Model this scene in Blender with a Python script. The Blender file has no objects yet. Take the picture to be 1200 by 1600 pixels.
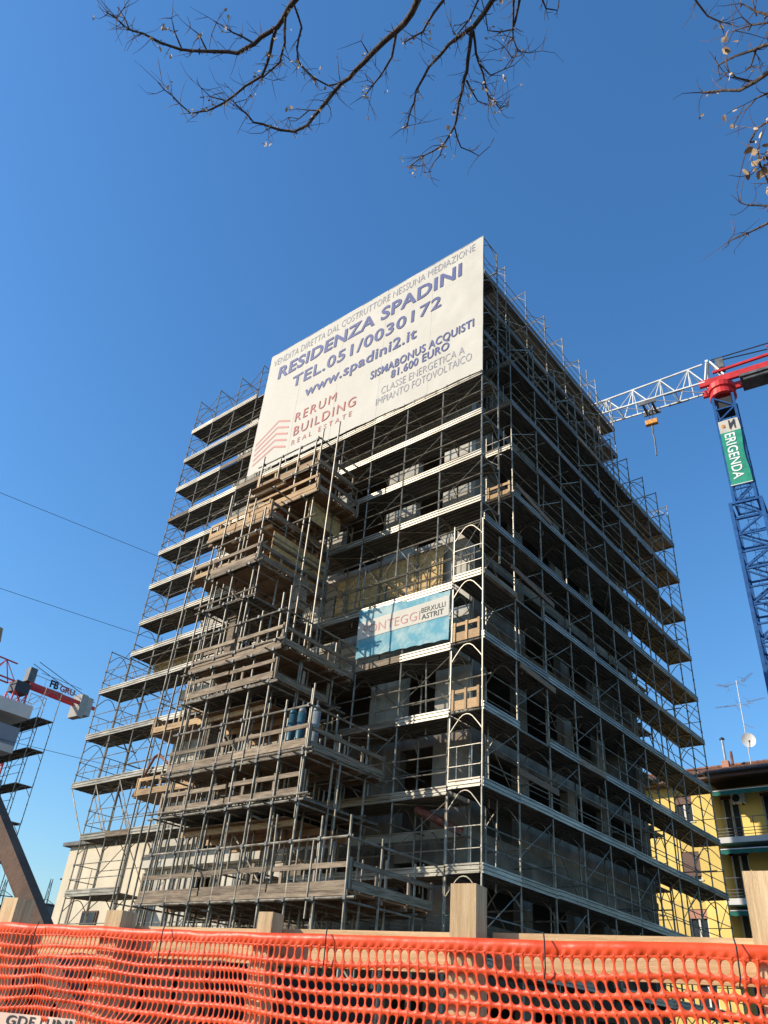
import bpy, bmesh, math, random
from mathutils import Vector, Matrix, noise

random.seed(7)
R = math.radians
scene = bpy.context.scene
COL = scene.collection

# ------------------------------------------------------------------ camera, sky, sun, exposure
cam_data = bpy.data.cameras.new('camera')
cam = bpy.data.objects.new('camera', cam_data)
COL.objects.link(cam)
PITCH, ROLL = R(33.873), R(5.177)
_f = Vector((0, math.cos(PITCH), math.sin(PITCH)))
_r = Vector((1, 0, 0))
_u = Vector((0, -math.sin(PITCH), math.cos(PITCH)))
_r2 = math.cos(ROLL) * _r + math.sin(ROLL) * _u
_u2 = -math.sin(ROLL) * _r + math.cos(ROLL) * _u
cam.matrix_world = Matrix(((_r2.x, _u2.x, -_f.x, 0.0), (_r2.y, _u2.y, -_f.y, 0.0), (_r2.z, _u2.z, -_f.z, 1.6), (0, 0, 0, 1)))
cam_data.sensor_fit = 'VERTICAL'
cam_data.sensor_height = 24.0
cam_data.sensor_width = 18.0
cam_data.lens = 24.0 * 1220 / 1600
cam_data.clip_start = 0.05
cam_data.clip_end = 3000
scene.camera = cam

SUN_AZ, SUN_EL = R(-101), R(28)          # azimuth clockwise from +Y
world = bpy.data.worlds.new('World')
scene.world = world
world.use_nodes = True
wn = world.node_tree.nodes
bg = wn['Background']
sky = wn.new('ShaderNodeTexSky')
sky.sky_type = 'NISHITA'
sky.sun_disc = False
sky.sun_elevation = SUN_EL
sky.sun_rotation = SUN_AZ
sky.altitude = 60
sky.air_density = 1.5
sky.dust_density = 0.6
sky.ozone_density = 8
sat = wn.new('ShaderNodeHueSaturation')      # the phone's vivid rendering of a clear winter sky
sat.inputs['Saturation'].default_value = 1.1
world.node_tree.links.new(sky.outputs[0], sat.inputs['Color'])
world.node_tree.links.new(sat.outputs[0], bg.inputs[0])
bg.inputs[1].default_value = 0.15

sun_data = bpy.data.lights.new('sun', 'SUN')
sun_data.energy = 3.9
sun_data.angle = R(0.53)
sun_data.color = (1.0, 0.90, 0.74)
sun = bpy.data.objects.new('sun', sun_data)
COL.objects.link(sun)
to_sun = Vector((math.sin(SUN_AZ) * math.cos(SUN_EL), math.cos(SUN_AZ) * math.cos(SUN_EL), math.sin(SUN_EL)))
sun.rotation_euler = to_sun.to_track_quat('Z', 'Y').to_euler()
sun.location = (-40, -10, 60)

vs = scene.view_settings
vs.view_transform = 'Standard'
vs.look = 'None'
vs.gamma = 1.0
vs.exposure = 0.45
vs.use_curve_mapping = False

# ------------------------------------------------------------------ materials
def mat(name, col, rough=0.6, metal=0.0, var=0.18, scale=6.0, bump=0.0, bscale=40.0, stretch=(1, 1, 1), obj_var=0.12, col2=None, detail=5.0, spec=0.4, mixlo=0.35, mixhi=0.7, knots=0.0):
    m = bpy.data.materials.new(name)
    m.use_nodes = True
    nt = m.node_tree
    n, l = nt.nodes, nt.links
    b = n['Principled BSDF']
    b.inputs['Roughness'].default_value = rough
    b.inputs['Metallic'].default_value = metal
    b.inputs['Specular IOR Level'].default_value = spec
    tc = n.new('ShaderNodeTexCoord')
    mp = n.new('ShaderNodeMapping')
    mp.inputs['Scale'].default_value = stretch
    l.new(tc.outputs['Object'], mp.inputs[0])
    oi = n.new('ShaderNodeObjectInfo')
    addv = n.new('ShaderNodeVectorMath'); addv.operation = 'ADD'
    sc = n.new('ShaderNodeVectorMath'); sc.operation = 'SCALE'; sc.inputs['Scale'].default_value = 37.0
    cx = n.new('ShaderNodeCombineXYZ')
    l.new(oi.outputs['Random'], cx.inputs[0]); l.new(oi.outputs['Random'], cx.inputs[2])
    l.new(cx.outputs[0], sc.inputs[0])
    l.new(mp.outputs[0], addv.inputs[0]); l.new(sc.outputs[0], addv.inputs[1])
    no = n.new('ShaderNodeTexNoise')
    no.inputs['Scale'].default_value = scale
    no.inputs['Detail'].default_value = detail
    no.inputs['Roughness'].default_value = 0.62
    l.new(addv.outputs[0], no.inputs['Vector'])
    cr = n.new('ShaderNodeValToRGB')
    c1 = col
    c2 = col2 if col2 else tuple(max(0.0, c * (1 - 2 * var)) for c in col)
    c1b = tuple(min(1.0, c * (1 + var)) for c in col)
    cr.color_ramp.elements[0].position = mixlo; cr.color_ramp.elements[0].color = (*c2, 1)
    cr.color_ramp.elements[1].position = mixhi; cr.color_ramp.elements[1].color = (*c1b, 1)
    l.new(no.outputs['Fac'], cr.inputs[0])
    hv = n.new('ShaderNodeHueSaturation')
    mr = n.new('ShaderNodeMapRange')
    mr.inputs['To Min'].default_value = 1 - obj_var; mr.inputs['To Max'].default_value = 1 + obj_var
    l.new(oi.outputs['Random'], mr.inputs[0]); l.new(mr.outputs[0], hv.inputs['Value'])
    l.new(cr.outputs[0], hv.inputs['Color'])
    if knots:
        vo = n.new('ShaderNodeTexVoronoi'); vo.inputs['Scale'].default_value = knots
        m2 = n.new('ShaderNodeMapping'); m2.inputs['Scale'].default_value = tuple(min(1.6, max(.5, s_ ** .25)) for s_ in stretch)
        l.new(tc.outputs['Object'], m2.inputs[0]); l.new(m2.outputs[0], vo.inputs['Vector'])
        kr = n.new('ShaderNodeValToRGB')
        kr.color_ramp.elements[0].position = 0.06; kr.color_ramp.elements[0].color = (0.22, 0.16, 0.12, 1)
        kr.color_ramp.elements[1].position = 0.16; kr.color_ramp.elements[1].color = (1, 1, 1, 1)
        l.new(vo.outputs['Distance'], kr.inputs[0])
        mu = n.new('ShaderNodeMix'); mu.data_type = 'RGBA'; mu.blend_type = 'MULTIPLY'; mu.inputs[0].default_value = 1.0
        l.new(hv.outputs[0], mu.inputs[6]); l.new(kr.outputs[0], mu.inputs[7])
        l.new(mu.outputs[2], b.inputs['Base Color'])
    else:
        l.new(hv.outputs[0], b.inputs['Base Color'])
    rr = n.new('ShaderNodeMapRange')
    rr.inputs['To Min'].default_value = max(0.05, rough - 0.12); rr.inputs['To Max'].default_value = min(1.0, rough + 0.15)
    l.new(no.outputs['Fac'], rr.inputs[0]); l.new(rr.outputs[0], b.inputs['Roughness'])
    if bump:
        n2 = n.new('ShaderNodeTexNoise'); n2.inputs['Scale'].default_value = bscale; n2.inputs['Detail'].default_value = 4
        l.new(addv.outputs[0], n2.inputs['Vector'])
        bp = n.new('ShaderNodeBump'); bp.inputs['Strength'].default_value = bump; bp.inputs['Distance'].default_value = 0.02
        l.new(n2.outputs['Fac'], bp.inputs['Height']); l.new(bp.outputs[0], b.inputs['Normal'])
    return m

M = {}
M['galv'] = mat('galvanized_tube', (0.33, 0.295, 0.235), 0.42, 0.35, 0.2, 4, 0, col2=(0.15, 0.125, 0.09), spec=0.5)
M['tube'] = mat('weathered_tube', (0.31, 0.275, 0.215), 0.45, 0.3, 0.25, 3, 0, col2=(0.12, 0.095, 0.065), spec=0.5)
M['toe'] = mat('toe_board_zinc', (0.36, 0.335, 0.28), 0.42, 0.35, 0.18, 2.5, 0, 30, stretch=(0.5, 5, 5), col2=(0.15, 0.13, 0.10), obj_var=0.28)
M['deck'] = mat('deck_zinc', (0.22, 0.20, 0.165), 0.65, 0.15, 0.2, 3, 0, stretch=(0.5, 4, 4), col2=(0.10, 0.088, 0.07), obj_var=0.25)
M['wood_new'] = mat('fresh_timber', (0.52, 0.35, 0.19), 0.75, 0, 0.2, 3, 0.25, 30, stretch=(1, 12, 12), col2=(0.36, 0.21, 0.095), obj_var=0.22)
M['wood_old'] = mat('grey_timber', (0.29, 0.22, 0.15), 0.85, 0, 0.3, 2.2, 0.3, 30, stretch=(0.8, 9, 9), col2=(0.12, 0.085, 0.055), obj_var=0.28)
M['wood_new_u'] = mat('fresh_timber_along', (0.46, 0.30, 0.155), 0.75, 0, 0.25, 2.2, 0.25, 30, stretch=(9, 0.8, 9), col2=(0.25, 0.15, 0.07), obj_var=0.22)
M['wood_old_u'] = mat('grey_timber_along', (0.29, 0.22, 0.15), 0.85, 0, 0.3, 2.2, 0.3, 30, stretch=(9, 0.8, 9), col2=(0.12, 0.085, 0.055), obj_var=0.3)
M['wood_post'] = mat('grey_timber_upright', (0.34, 0.26, 0.18), 0.85, 0, 0.25, 3, 0.3, 30, stretch=(12, 12, 0.8), col2=(0.17, 0.12, 0.08), obj_var=0.3)
M['wood_panel'] = mat('formwork_ply', (0.235, 0.145, 0.08), 0.7, 0, 0.2, 2.5, 0.1, 20, stretch=(1, 6, 6), col2=(0.15, 0.085, 0.042), obj_var=0.2)
M['wood_dark'] = mat('dark_beam', (0.15, 0.088, 0.058), 0.85, 0, 0.15, 5, 0.25, 35, stretch=(1, 1, 1), col2=(0.095, 0.055, 0.036), obj_var=0.05)
M['deck_wood'] = mat('bounce_toned_ply', (0.42, 0.31, 0.17), 0.75, 0, 0.2, 2.5, 0.1, 20, stretch=(1, 6, 6), col2=(0.25, 0.17, 0.09), obj_var=0.2)  # ply tan that also carries bounced light on the far-end undersides
M['backing'] = mat('dark_backing_tone', (0.05, 0.034, 0.029), 0.95, 0, 0.2, 2, spec=0.1)  # tone of the added box, standing in for darkness behind the net
M['osb'] = mat('osb_board', (0.60, 0.42, 0.19), 0.75, 0, 0.22, 9, 0.15, 40, col2=(0.40, 0.25, 0.10), obj_var=0.12, detail=8)
M['fence_wood'] = mat('pale_pine', (0.74, 0.52, 0.29), 0.75, 0, 0.12, 5, 0.3, 60, stretch=(0.8, 14, 14), col2=(0.54, 0.34, 0.16), obj_var=0.14, knots=6.0)
M['post_wood'] = mat('pale_pine_post', (0.72, 0.51, 0.29), 0.75, 0, 0.12, 5, 0.3, 60, stretch=(14, 14, 0.8), col2=(0.50, 0.32, 0.16), obj_var=0.14, knots=6.0)
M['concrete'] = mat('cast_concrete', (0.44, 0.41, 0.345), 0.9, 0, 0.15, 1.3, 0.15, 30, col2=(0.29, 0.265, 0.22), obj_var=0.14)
M['concrete_shade'] = mat('shade_toned_concrete', (0.235, 0.19, 0.14), 0.9, 0, 0.2, 1.1, 0.15, 30, col2=(0.12, 0.095, 0.068), obj_var=0.2)  # concrete with the shade on covered walls put into its colour
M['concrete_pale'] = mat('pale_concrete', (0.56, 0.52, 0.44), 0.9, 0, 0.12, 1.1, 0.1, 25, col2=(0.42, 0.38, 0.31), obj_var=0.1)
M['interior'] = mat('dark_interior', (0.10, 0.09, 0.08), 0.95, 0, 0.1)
M['rust'] = mat('rust_painted_steel', (0.22, 0.075, 0.045), 0.6, 0.1, 0.2, 6, col2=(0.13, 0.04, 0.03))
M['black'] = mat('black_rubber', (0.02, 0.02, 0.022), 0.6, 0, 0.1)
M['cream'] = mat('cream_plaster', (0.70, 0.60, 0.44), 0.9, 0, 0.06, 0.8, 0.05, 60, col2=(0.60, 0.51, 0.37))
M['yellow'] = mat('yellow_plaster', (0.85, 0.63, 0.19), 0.9, 0, 0.05, 0.5, 0.05, 60, col2=(0.72, 0.51, 0.15), stretch=(1, 1, 0.35))
M['white_wall'] = mat('offwhite_plaster', (0.62, 0.60, 0.57), 0.9, 0, 0.05, 0.8)
M['taupe'] = mat('beige_plaster', (0.50, 0.44, 0.37), 0.9, 0, 0.06, 0.8)
M['tile'] = mat('terracotta_tile', (0.34, 0.155, 0.09), 0.85, 0, 0.3, 2, 0.2, 20, col2=(0.17, 0.085, 0.055), obj_var=0.3)
M['green'] = mat('green_canvas', (0.015, 0.14, 0.105), 0.8, 0, 0.1, 2)
M['frame_white'] = mat('white_frame', (0.75, 0.74, 0.70), 0.45, 0, 0.05)
M['frame_brown'] = mat('brown_frame', (0.13, 0.06, 0.04), 0.5, 0, 0.1)
M['shutter'] = mat('rose_shutter', (0.45, 0.22, 0.15), 0.7, 0, 0.08)
M['white_paint'] = mat('white_crane_paint', (0.78, 0.76, 0.70), 0.4, 0, 0.06, 2)
M['red'] = mat('red_crane_paint', (0.62, 0.035, 0.03), 0.4, 0, 0.1, 2)
M['crane_blue'] = mat('blue_crane_paint', (0.012, 0.088, 0.27), 0.42, 0, 0.15, 3)
M['crane_grey'] = mat('grey_machinery', (0.14, 0.14, 0.14), 0.5, 0.3, 0.2, 3)
M['ballast'] = mat('ballast_concrete', (0.42, 0.40, 0.36), 0.9, 0, 0.1, 1)
M['orange_paint'] = mat('orange_paint', (0.75, 0.30, 0.03), 0.5, 0, 0.1)
M['dark_steel'] = mat('dark_steel', (0.05, 0.05, 0.055), 0.5, 0.4, 0.1)
M['shed'] = mat('grey_sheeting', (0.17, 0.18, 0.17), 0.7, 0.0, 0.2, 0.6, col2=(0.10, 0.105, 0.10))
M['bark'] = mat('dark_bark', (0.125, 0.092, 0.075), 0.9, 0, 0.3, 25, 0.5, 80, col2=(0.05, 0.036, 0.029))
M['seed'] = mat('dry_seed_wing', (0.62, 0.46, 0.30), 0.8, 0, 0.2, 9, col2=(0.34, 0.23, 0.14), mixlo=.42, mixhi=.56)
M['twig'] = mat('thin_twig', (0.17, 0.11, 0.09), 0.9, 0, 0.2, 10)
M['steel_clean'] = mat('stainless_flue', (0.6, 0.6, 0.6), 0.25, 0.9, 0.05)
M['alu'] = mat('antenna_aluminium', (0.5, 0.5, 0.5), 0.4, 0.6, 0.1)
M['gas_blue'] = mat('gas_bottle_blue', (0.03, 0.10, 0.13), 0.45, 0.1, 0.1)
M['gas_grey'] = mat('gas_bottle_grey', (0.22, 0.24, 0.24), 0.45, 0.1, 0.1)
M['earth'] = mat('building_site_earth', (0.085, 0.075, 0.062), 0.95, 0, 0.2, 0.5, 0.4, 6, col2=(0.055, 0.048, 0.04))
M['brick'] = mat('stacked_brick', (0.42, 0.21, 0.13), 0.9, 0, 0.15, 4, obj_var=0.25)
M['ink_blue'] = mat('blue_print', (0.06, 0.075, 0.215), 0.6, 0, 0.04, obj_var=0.0)
M['ink_grey'] = mat('grey_print', (0.34, 0.33, 0.36), 0.6, 0, 0.04, obj_var=0.0)
M['ink_red'] = mat('brick_red_print', (0.42, 0.10, 0.08), 0.6, 0, 0.04, obj_var=0.0)
M['ink_rose'] = mat('rose_print', (0.50, 0.20, 0.16), 0.6, 0, 0.04, obj_var=0.0)
M['ink_black'] = mat('black_print', (0.03, 0.03, 0.035), 0.6, 0, 0.04, obj_var=0.0)
M['ink_white'] = mat('white_print', (0.80, 0.80, 0.76), 0.6, 0, 0.03, obj_var=0.0)
M['pink_pvc'] = mat('faded_strip', (0.75, 0.52, 0.40), 0.6, 0, 0.06, 3, obj_var=0.0)

def translucent(m, colour, amount):
    nt = m.node_tree; n, l = nt.nodes, nt.links
    b = n['Principled BSDF']
    t = n.new('ShaderNodeBsdfTranslucent')
    t.inputs['Color'].default_value = (*colour, 1)
    mx = n.new('ShaderNodeMixShader'); mx.inputs[0].default_value = amount
    out = [x for x in n if x.type == 'OUTPUT_MATERIAL'][0]
    l.new(b.outputs[0], mx.inputs[1]); l.new(t.outputs[0], mx.inputs[2]); l.new(mx.outputs[0], out.inputs[0])
    return m
M['net'] = translucent(mat('orange_mesh_plastic', (0.90, 0.125, 0.035), 0.40, 0, 0.10, 5, 0.18, 22, col2=(0.78, 0.085, 0.02), spec=0.5), (0.98, 0.20, 0.05), 0.34)
M['pvc'] = translucent(mat('white_pvc', (0.60, 0.555, 0.475), 0.65, 0, 0.04, 0.8, 0.3, 1.6, obj_var=0.0, col2=(0.53, 0.485, 0.405)), (0.6, 0.55, 0.46), 0.06)
M['teal_net'] = translucent(mat('teal_printed_mesh', (0.09, 0.33, 0.42), 0.6, 0, 0.15, 1.8, 0.3, 3, obj_var=0.0, col2=(0.38, 0.54, 0.54), mixlo=0.36, mixhi=0.56), (0.25, 0.45, 0.52), 0.25)
M['green_pvc'] = mat('green_pvc', (0.015, 0.28, 0.17), 0.55, 0, 0.12, 2, 0.2, 3, obj_var=0.0)
def glass(name, col, rough=0.05):
    m = mat(name, col, rough, 0.0, 0.05, 1.0, spec=0.9)
    return m
M['glass'] = glass('window_glass', (0.035, 0.042, 0.05), 0.08)
M['glass_blue'] = glass('balcony_glass', (0.10, 0.17, 0.25), 0.12)

# ------------------------------------------------------------------ mesh helpers
class MB:
    def __init__(s):
        s.v = []; s.f = []
    def quad(s, a, b, c, d):
        i = len(s.v); s.v += [tuple(a), tuple(b), tuple(c), tuple(d)]; s.f.append((i, i + 1, i + 2, i + 3))
    def box(s, lo, hi):
        x0, y0, z0 = lo; x1, y1, z1 = hi
        i = len(s.v)
        s.v += [(x0, y0, z0), (x1, y0, z0), (x1, y1, z0), (x0, y1, z0), (x0, y0, z1), (x1, y0, z1), (x1, y1, z1), (x0, y1, z1)]
        s.f += [(i, i + 3, i + 2, i + 1), (i + 4, i + 5, i + 6, i + 7), (i, i + 1, i + 5, i + 4), (i + 1, i + 2, i + 6, i + 5), (i + 2, i + 3, i + 7, i + 6), (i + 3, i, i + 4, i + 7)]
        return s
    def beam(s, a, b, w, h, up=(0, 0, 1)):
        a, b = Vector(a), Vector(b); d = (b - a).normalized()
        u = Vector(up)
        if abs(d.dot(u)) > 0.98: u = Vector((1, 0, 0))
        x = d.cross(u).normalized(); y = x.cross(d).normalized()
        i = len(s.v)
        for p in (a, b):
            for sx, sy in ((-1, -1), (1, -1), (1, 1), (-1, 1)):
                s.v.append(tuple(p + x * sx * w / 2 + y * sy * h / 2))
        s.f += [(i, i + 1, i + 2, i + 3), (i + 7, i + 6, i + 5, i + 4)]
        for k in range(4):
            j = (k + 1) % 4
            s.f.append((i + k, i + 4 + k, i + 4 + j, i + j))
        return s
    def tube(s, pts, r, n=6, caps=False, r1=None):
        pts = [Vector(p) for p in pts]
        r1 = r if r1 is None else r1
        base = len(s.v); m = len(pts)
        x = None
        for k, p in enumerate(pts):
            d = (pts[min(k + 1, m - 1)] - pts[max(k - 1, 0)]).normalized()
            if x is None:
                ref = Vector((0, 0, 1)) if abs(d.z) < 0.9 else Vector((1, 0, 0))
                x = d.cross(ref).normalized()
            else:
                x = (x - d * x.dot(d)).normalized()
            y = d.cross(x)
            rr = r + (r1 - r) * k / max(1, m - 1)
            for q in range(n):
                a = 2 * math.pi * q / n
                s.v.append(tuple(p + x * math.cos(a) * rr + y * math.sin(a) * rr))
        for k in range(m - 1):
            for q in range(n):
                q2 = (q + 1) % n
                s.f.append((base + k * n + q, base + k * n + q2, base + (k + 1) * n + q2, base + (k + 1) * n + q))
        if caps:
            s.f.append(tuple(base + q for q in range(n))[::-1])
            s.f.append(tuple(base + (m - 1) * n + q for q in range(n)))
        return s
    def lathe(s, prof, n=10, c=(0, 0, 0)):
        base = len(s.v)
        for r, z in prof:
            for q in range(n):
                a = 2 * math.pi * q / n
                s.v.append((c[0] + r * math.cos(a), c[1] + r * math.sin(a), c[2] + z))
        for k in range(len(prof) - 1):
            for q in range(n):
                q2 = (q + 1) % n
                s.f.append((base + k * n + q, base + k * n + q2, base + (k + 1) * n + q2, base + (k + 1) * n + q))
        s.f.append(tuple(base + (len(prof) - 1) * n + q for q in range(n)))
        s.f.append(tuple(base + q for q in range(n))[::-1])
        return s
    def extrude(s, prof, x0, x1):
        """profile in (y,z), extruded along x"""
        i = len(s.v); n = len(prof)
        for x in (x0, x1):
            for y, z in prof: s.v.append((x, y, z))
        for k in range(n):
            j = (k + 1) % n
            s.f.append((i + k, i + j, i + n + j, i + n + k))
        s.f.append(tuple(i + k for k in range(n))[::-1]); s.f.append(tuple(i + n + k for k in range(n)))
        return s
    def mesh(s, name, m, smooth=False):
        me = bpy.data.meshes.new(name)
        me.from_pydata(s.v, [], s.f)
        me.materials.append(m)
        if smooth:
            for p in me.polygons: p.use_smooth = True
        me.update()
        return me
    def build(s, name, m, parent=None, label=None, smooth=False, loc=(0, 0, 0)):
        return inst(name, s.mesh(name, m, smooth), parent, loc, label=label)

def inst(name, me, parent=None, loc=(0, 0, 0), rot=(0, 0, 0), scale=(1, 1, 1), label=None):
    o = bpy.data.objects.new(name, me)
    COL.objects.link(o)
    o.location = loc; o.rotation_euler = rot; o.scale = scale
    if parent: o.parent = parent
    if label: o['label'] = label
    return o

def thing(name, label, cat, loc=(0, 0, 0), rz=0.0, group=None):
    o = bpy.data.objects.new(name, None)
    o.empty_display_size = 0.3
    COL.objects.link(o)
    o.location = loc; o.rotation_euler = (0, 0, rz)
    o['label'] = label; o['category'] = cat
    if group: o['group'] = group
    return o

def tag(o, label, cat, group=None):
    o['label'] = label; o['category'] = cat
    if group: o['group'] = group
    return o

def rnd(a, b): return random.uniform(a, b)

def text_mesh(body, width, height, m, bold=0.0, spacing=1.0):
    """flat lettering, lower-left at the origin in the XY plane, scaled to width x cap height"""
    cu = bpy.data.curves.new('lettering', 'FONT')
    cu.body = body; cu.size = 1.0; cu.offset = bold; cu.space_character = spacing; cu.resolution_u = 3
    ob = bpy.data.objects.new('lettering', cu)
    COL.objects.link(ob)
    dg = bpy.context.evaluated_depsgraph_get(); dg.update()
    me = bpy.data.meshes.new_from_object(ob.evaluated_get(dg))
    bpy.data.objects.remove(ob)
    bm = bmesh.new(); bm.from_mesh(me)
    bmesh.ops.remove_doubles(bm, verts=bm.verts, dist=0.0006)
    bmesh.ops.dissolve_degenerate(bm, edges=bm.edges, dist=0.0004)
    flip = [f for f in bm.faces if f.normal.z < 0]
    if flip: bmesh.ops.reverse_faces(bm, faces=flip)
    bm.to_mesh(me); bm.free()
    for p in me.polygons: p.use_smooth = False
    xs = [v.co.x for v in me.vertices]
    x0, x1 = min(xs), max(xs)
    sy = height / 0.70
    for v in me.vertices:
        v.co.x = (v.co.x - x0) / (x1 - x0) * width
        v.co.y = v.co.y * sy
        v.co.z = 0
    me.materials.clear(); me.materials.append(m)
    return me

# ------------------------------------------------------------------ ground
g = MB(); g.quad((-600, -300, 0), (600, -300, 0), (600, 900, 0), (-600, 900, 0))
o = g.build('ground', M['earth']); o['kind'] = 'structure'

# the block's own frame: local x runs along its shaded side, local y along its sunlit side
CORNER = Vector((3.079, 20.004, 0.0))
BROT = R(48.2)
"""local coordinates are written (v, u, z)"""

# ------------------------------------------------------------------ the block under construction
block = thing('apartment_block', 'tall raw concrete apartment block under construction behind all the scaffolding', 'building', CORNER, BROT)
STOREY = 3.15
V0, V1, U0, U1 = 1.36, 13.9, 1.40, 15.4
left_open = [(2.6, 3.8), (5.2, 7.4), (9.0, 10.0), (11.2, 12.6)]     # along u
right_open = [(2.3, 4.2), (4.8, 7.3), (7.9, 9.9), (10.5, 13.2)]                  # along v
me_cache = {}
for k in range(9):
    zb = 0.15 + STOREY * k
    top = k == 8
    u0 = U0 + (1.05 if k >= 7 else 0)
    # floor slab, its edge 3 cm proud of the walls
    MB().box((V0 + 0.001, u0 - 0.03, zb - 0.24), (V1 + 0.03, U1 + 0.03, zb)).build('floor_slab', M['concrete_shade'], block)  # slab colour darkened for the shaded side
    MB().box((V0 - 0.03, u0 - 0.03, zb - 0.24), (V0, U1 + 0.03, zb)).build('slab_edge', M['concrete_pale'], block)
    zt = zb + STOREY - 0.24
    if top: zt = zb + 2.2
    def strip(make, a, b, z0, z1):          # one wall length = several formwork panels with open joints
        n = max(1, math.ceil((b - a) / 1.25))
        for i in range(n):
            make(a + (b - a) * i / n + .006, a + (b - a) * (i + 1) / n - .006, z0, z1)
    def wall(lo_a, hi_a, opens, make):
        a = lo_a
        for (p, q) in opens:
            if p < lo_a + 0.3: continue
            strip(make, a, p, zb, zt); make(p, q, zb + 2.35, zt) if not top else None
            if (k + int(p)) % 3 == 0: make(p, q, zb, zb + 0.95)
            a = q
        strip(make, a, hi_a, zb, zt)
    wall(u0, U1, left_open, lambda a, b, z0, z1: MB().box((V0, a, z0), (V0 + 0.28, b, z1)).build('wall_panel', M['concrete_shade'] if b < 8.5 and k < 3 else (M['concrete_pale'] if k < 3 else M['concrete']), block))  # lower panels beside the platforms: their shadow is put into the colour
    wall(V0 + 0.29, V1, right_open, lambda a, b, z0, z1: MB().box((a, u0, z0), (b, u0 + 0.28, z1)).build('wall_panel', M['concrete_shade'], block))  # shaded side, its shade put into the panel colour
    MB().box((V0 + 0.29, U1 - 0.28, zb), (V1, U1, zt)).build('wall_panel', M['concrete'], block)
    MB().box((V1 - 0.28, u0 + 0.29, zb), (V1, U1 - 0.29, zt)).build('wall_panel', M['concrete'], block)
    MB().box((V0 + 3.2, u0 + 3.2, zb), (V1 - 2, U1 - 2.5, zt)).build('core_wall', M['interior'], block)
# roof slab of the attic
MB().box((V0 - 0.03, 2.57, 27.3), (V1 + 0.03, U1 + 0.03, 27.54)).build('roof_slab', M['concrete_pale'], block)
# jutting balcony slabs low on the sunlit side
for z, a, b in ((6.2, 8.9, 15.2), (9.35, 10.2, 15.2), (12.5, 9.4, 15.2)):
    MB().box((0.95, a, z - 0.22), (V0 - 0.031, b, z + 0.16)).build('balcony_slab', M['concrete_pale'], block)
# boarding on the walls: oriented strand board sheets
for (ua, ub, z0, z1) in ((2.3, 7.1, 14.0, 15.45),):
    n = 4; w = (ub - ua) / n
    for i in range(n):
        MB().box((1.12, ua + i * w + 0.015, z0 + rnd(-.05, .05)), (1.145, ua + (i + 1) * w - 0.015, z1 - rnd(0, .12))).build('osb_sheet', M['osb'], block)
for i in range(6):
    h0 = 13.35 + i * 0.26
    MB().box((1.0 + rnd(0, .02), 14.3, h0 + .012), (1.06, 17.7 - rnd(0, .15), h0 + 0.25)).build('boarding_plank', M['osb'] if i > 1 else M['wood_panel'], block)

# ------------------------------------------------------------------ frame scaffolding
DEPTH = 1.05
def portal_mesh(m):
    b = MB()
    for y in (0, DEPTH):
        b.tube([(0, y, 0), (0, y, 2.0)], 0.0285, 6)
        b.tube([(0, y, 0.0), (0, y, 0.18)], 0.037, 6)
        b.tube([(0, y, 0.98), (0, y, 1.05)], 0.04, 6)
        b.tube([(0, y, 0.5), (0, y, 0.56)], 0.039, 6)
    b.tube([(0, 0, 1.97), (0, DEPTH, 1.97)], 0.021, 6)
    arc = [(0, 0.0, 1.42), (0, 0.16, 1.62), (0, 0.32, 1.80), (0, 0.42, 1.87), (0, 0.525, 1.89), (0, 0.63, 1.87), (0, 0.73, 1.80), (0, 0.89, 1.62), (0, DEPTH, 1.42)]
    b.tube(arc, 0.018, 5)
    return b.mesh('portal_frame', m)
PORTAL = portal_mesh(M['galv'])
def toe_prof():
    return [(-0.04, -0.065), (-0.008, -0.065), (-0.008, 0.165), (-0.04, 0.165), (-0.04, 0.125), (-0.016, 0.115), (-0.016, 0.088), (-0.04, 0.078), (-0.04, 0.022), (-0.016, 0.012), (-0.016, -0.018), (-0.04, -0.028)]
def deck_mesh(L, m, depth=DEPTH, n=3, name='steel_deck'):
    b = MB(); w = depth / n
    for i in range(n):
        y0, y1 = i * w + 0.006, (i + 1) * w - 0.006
        b.box((0.02, y0, -0.012), (L - 0.02, y1, 0.0))
        # folded edges and the underside ribs
        for yy in (y0, (y0 + y1) / 2 - 0.012, y1 - 0.024):
            b.box((0.025, yy, -0.062), (L - 0.025, yy + 0.024, -0.0125))
        for xx in (0.026, L - 0.066):
            b.box((xx, y0 + 0.0245, -0.055), (xx + 0.04, y1 - 0.0245, -0.0125))
    return b.mesh(name, m)
cache = {}
def cached(key, fn):
    if key not in cache: cache[key] = fn()
    return cache[key]
DECKS = {'zinc': M['deck'], 'wood': M['deck_wood'], 'pale': M['wood_old']}
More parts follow.
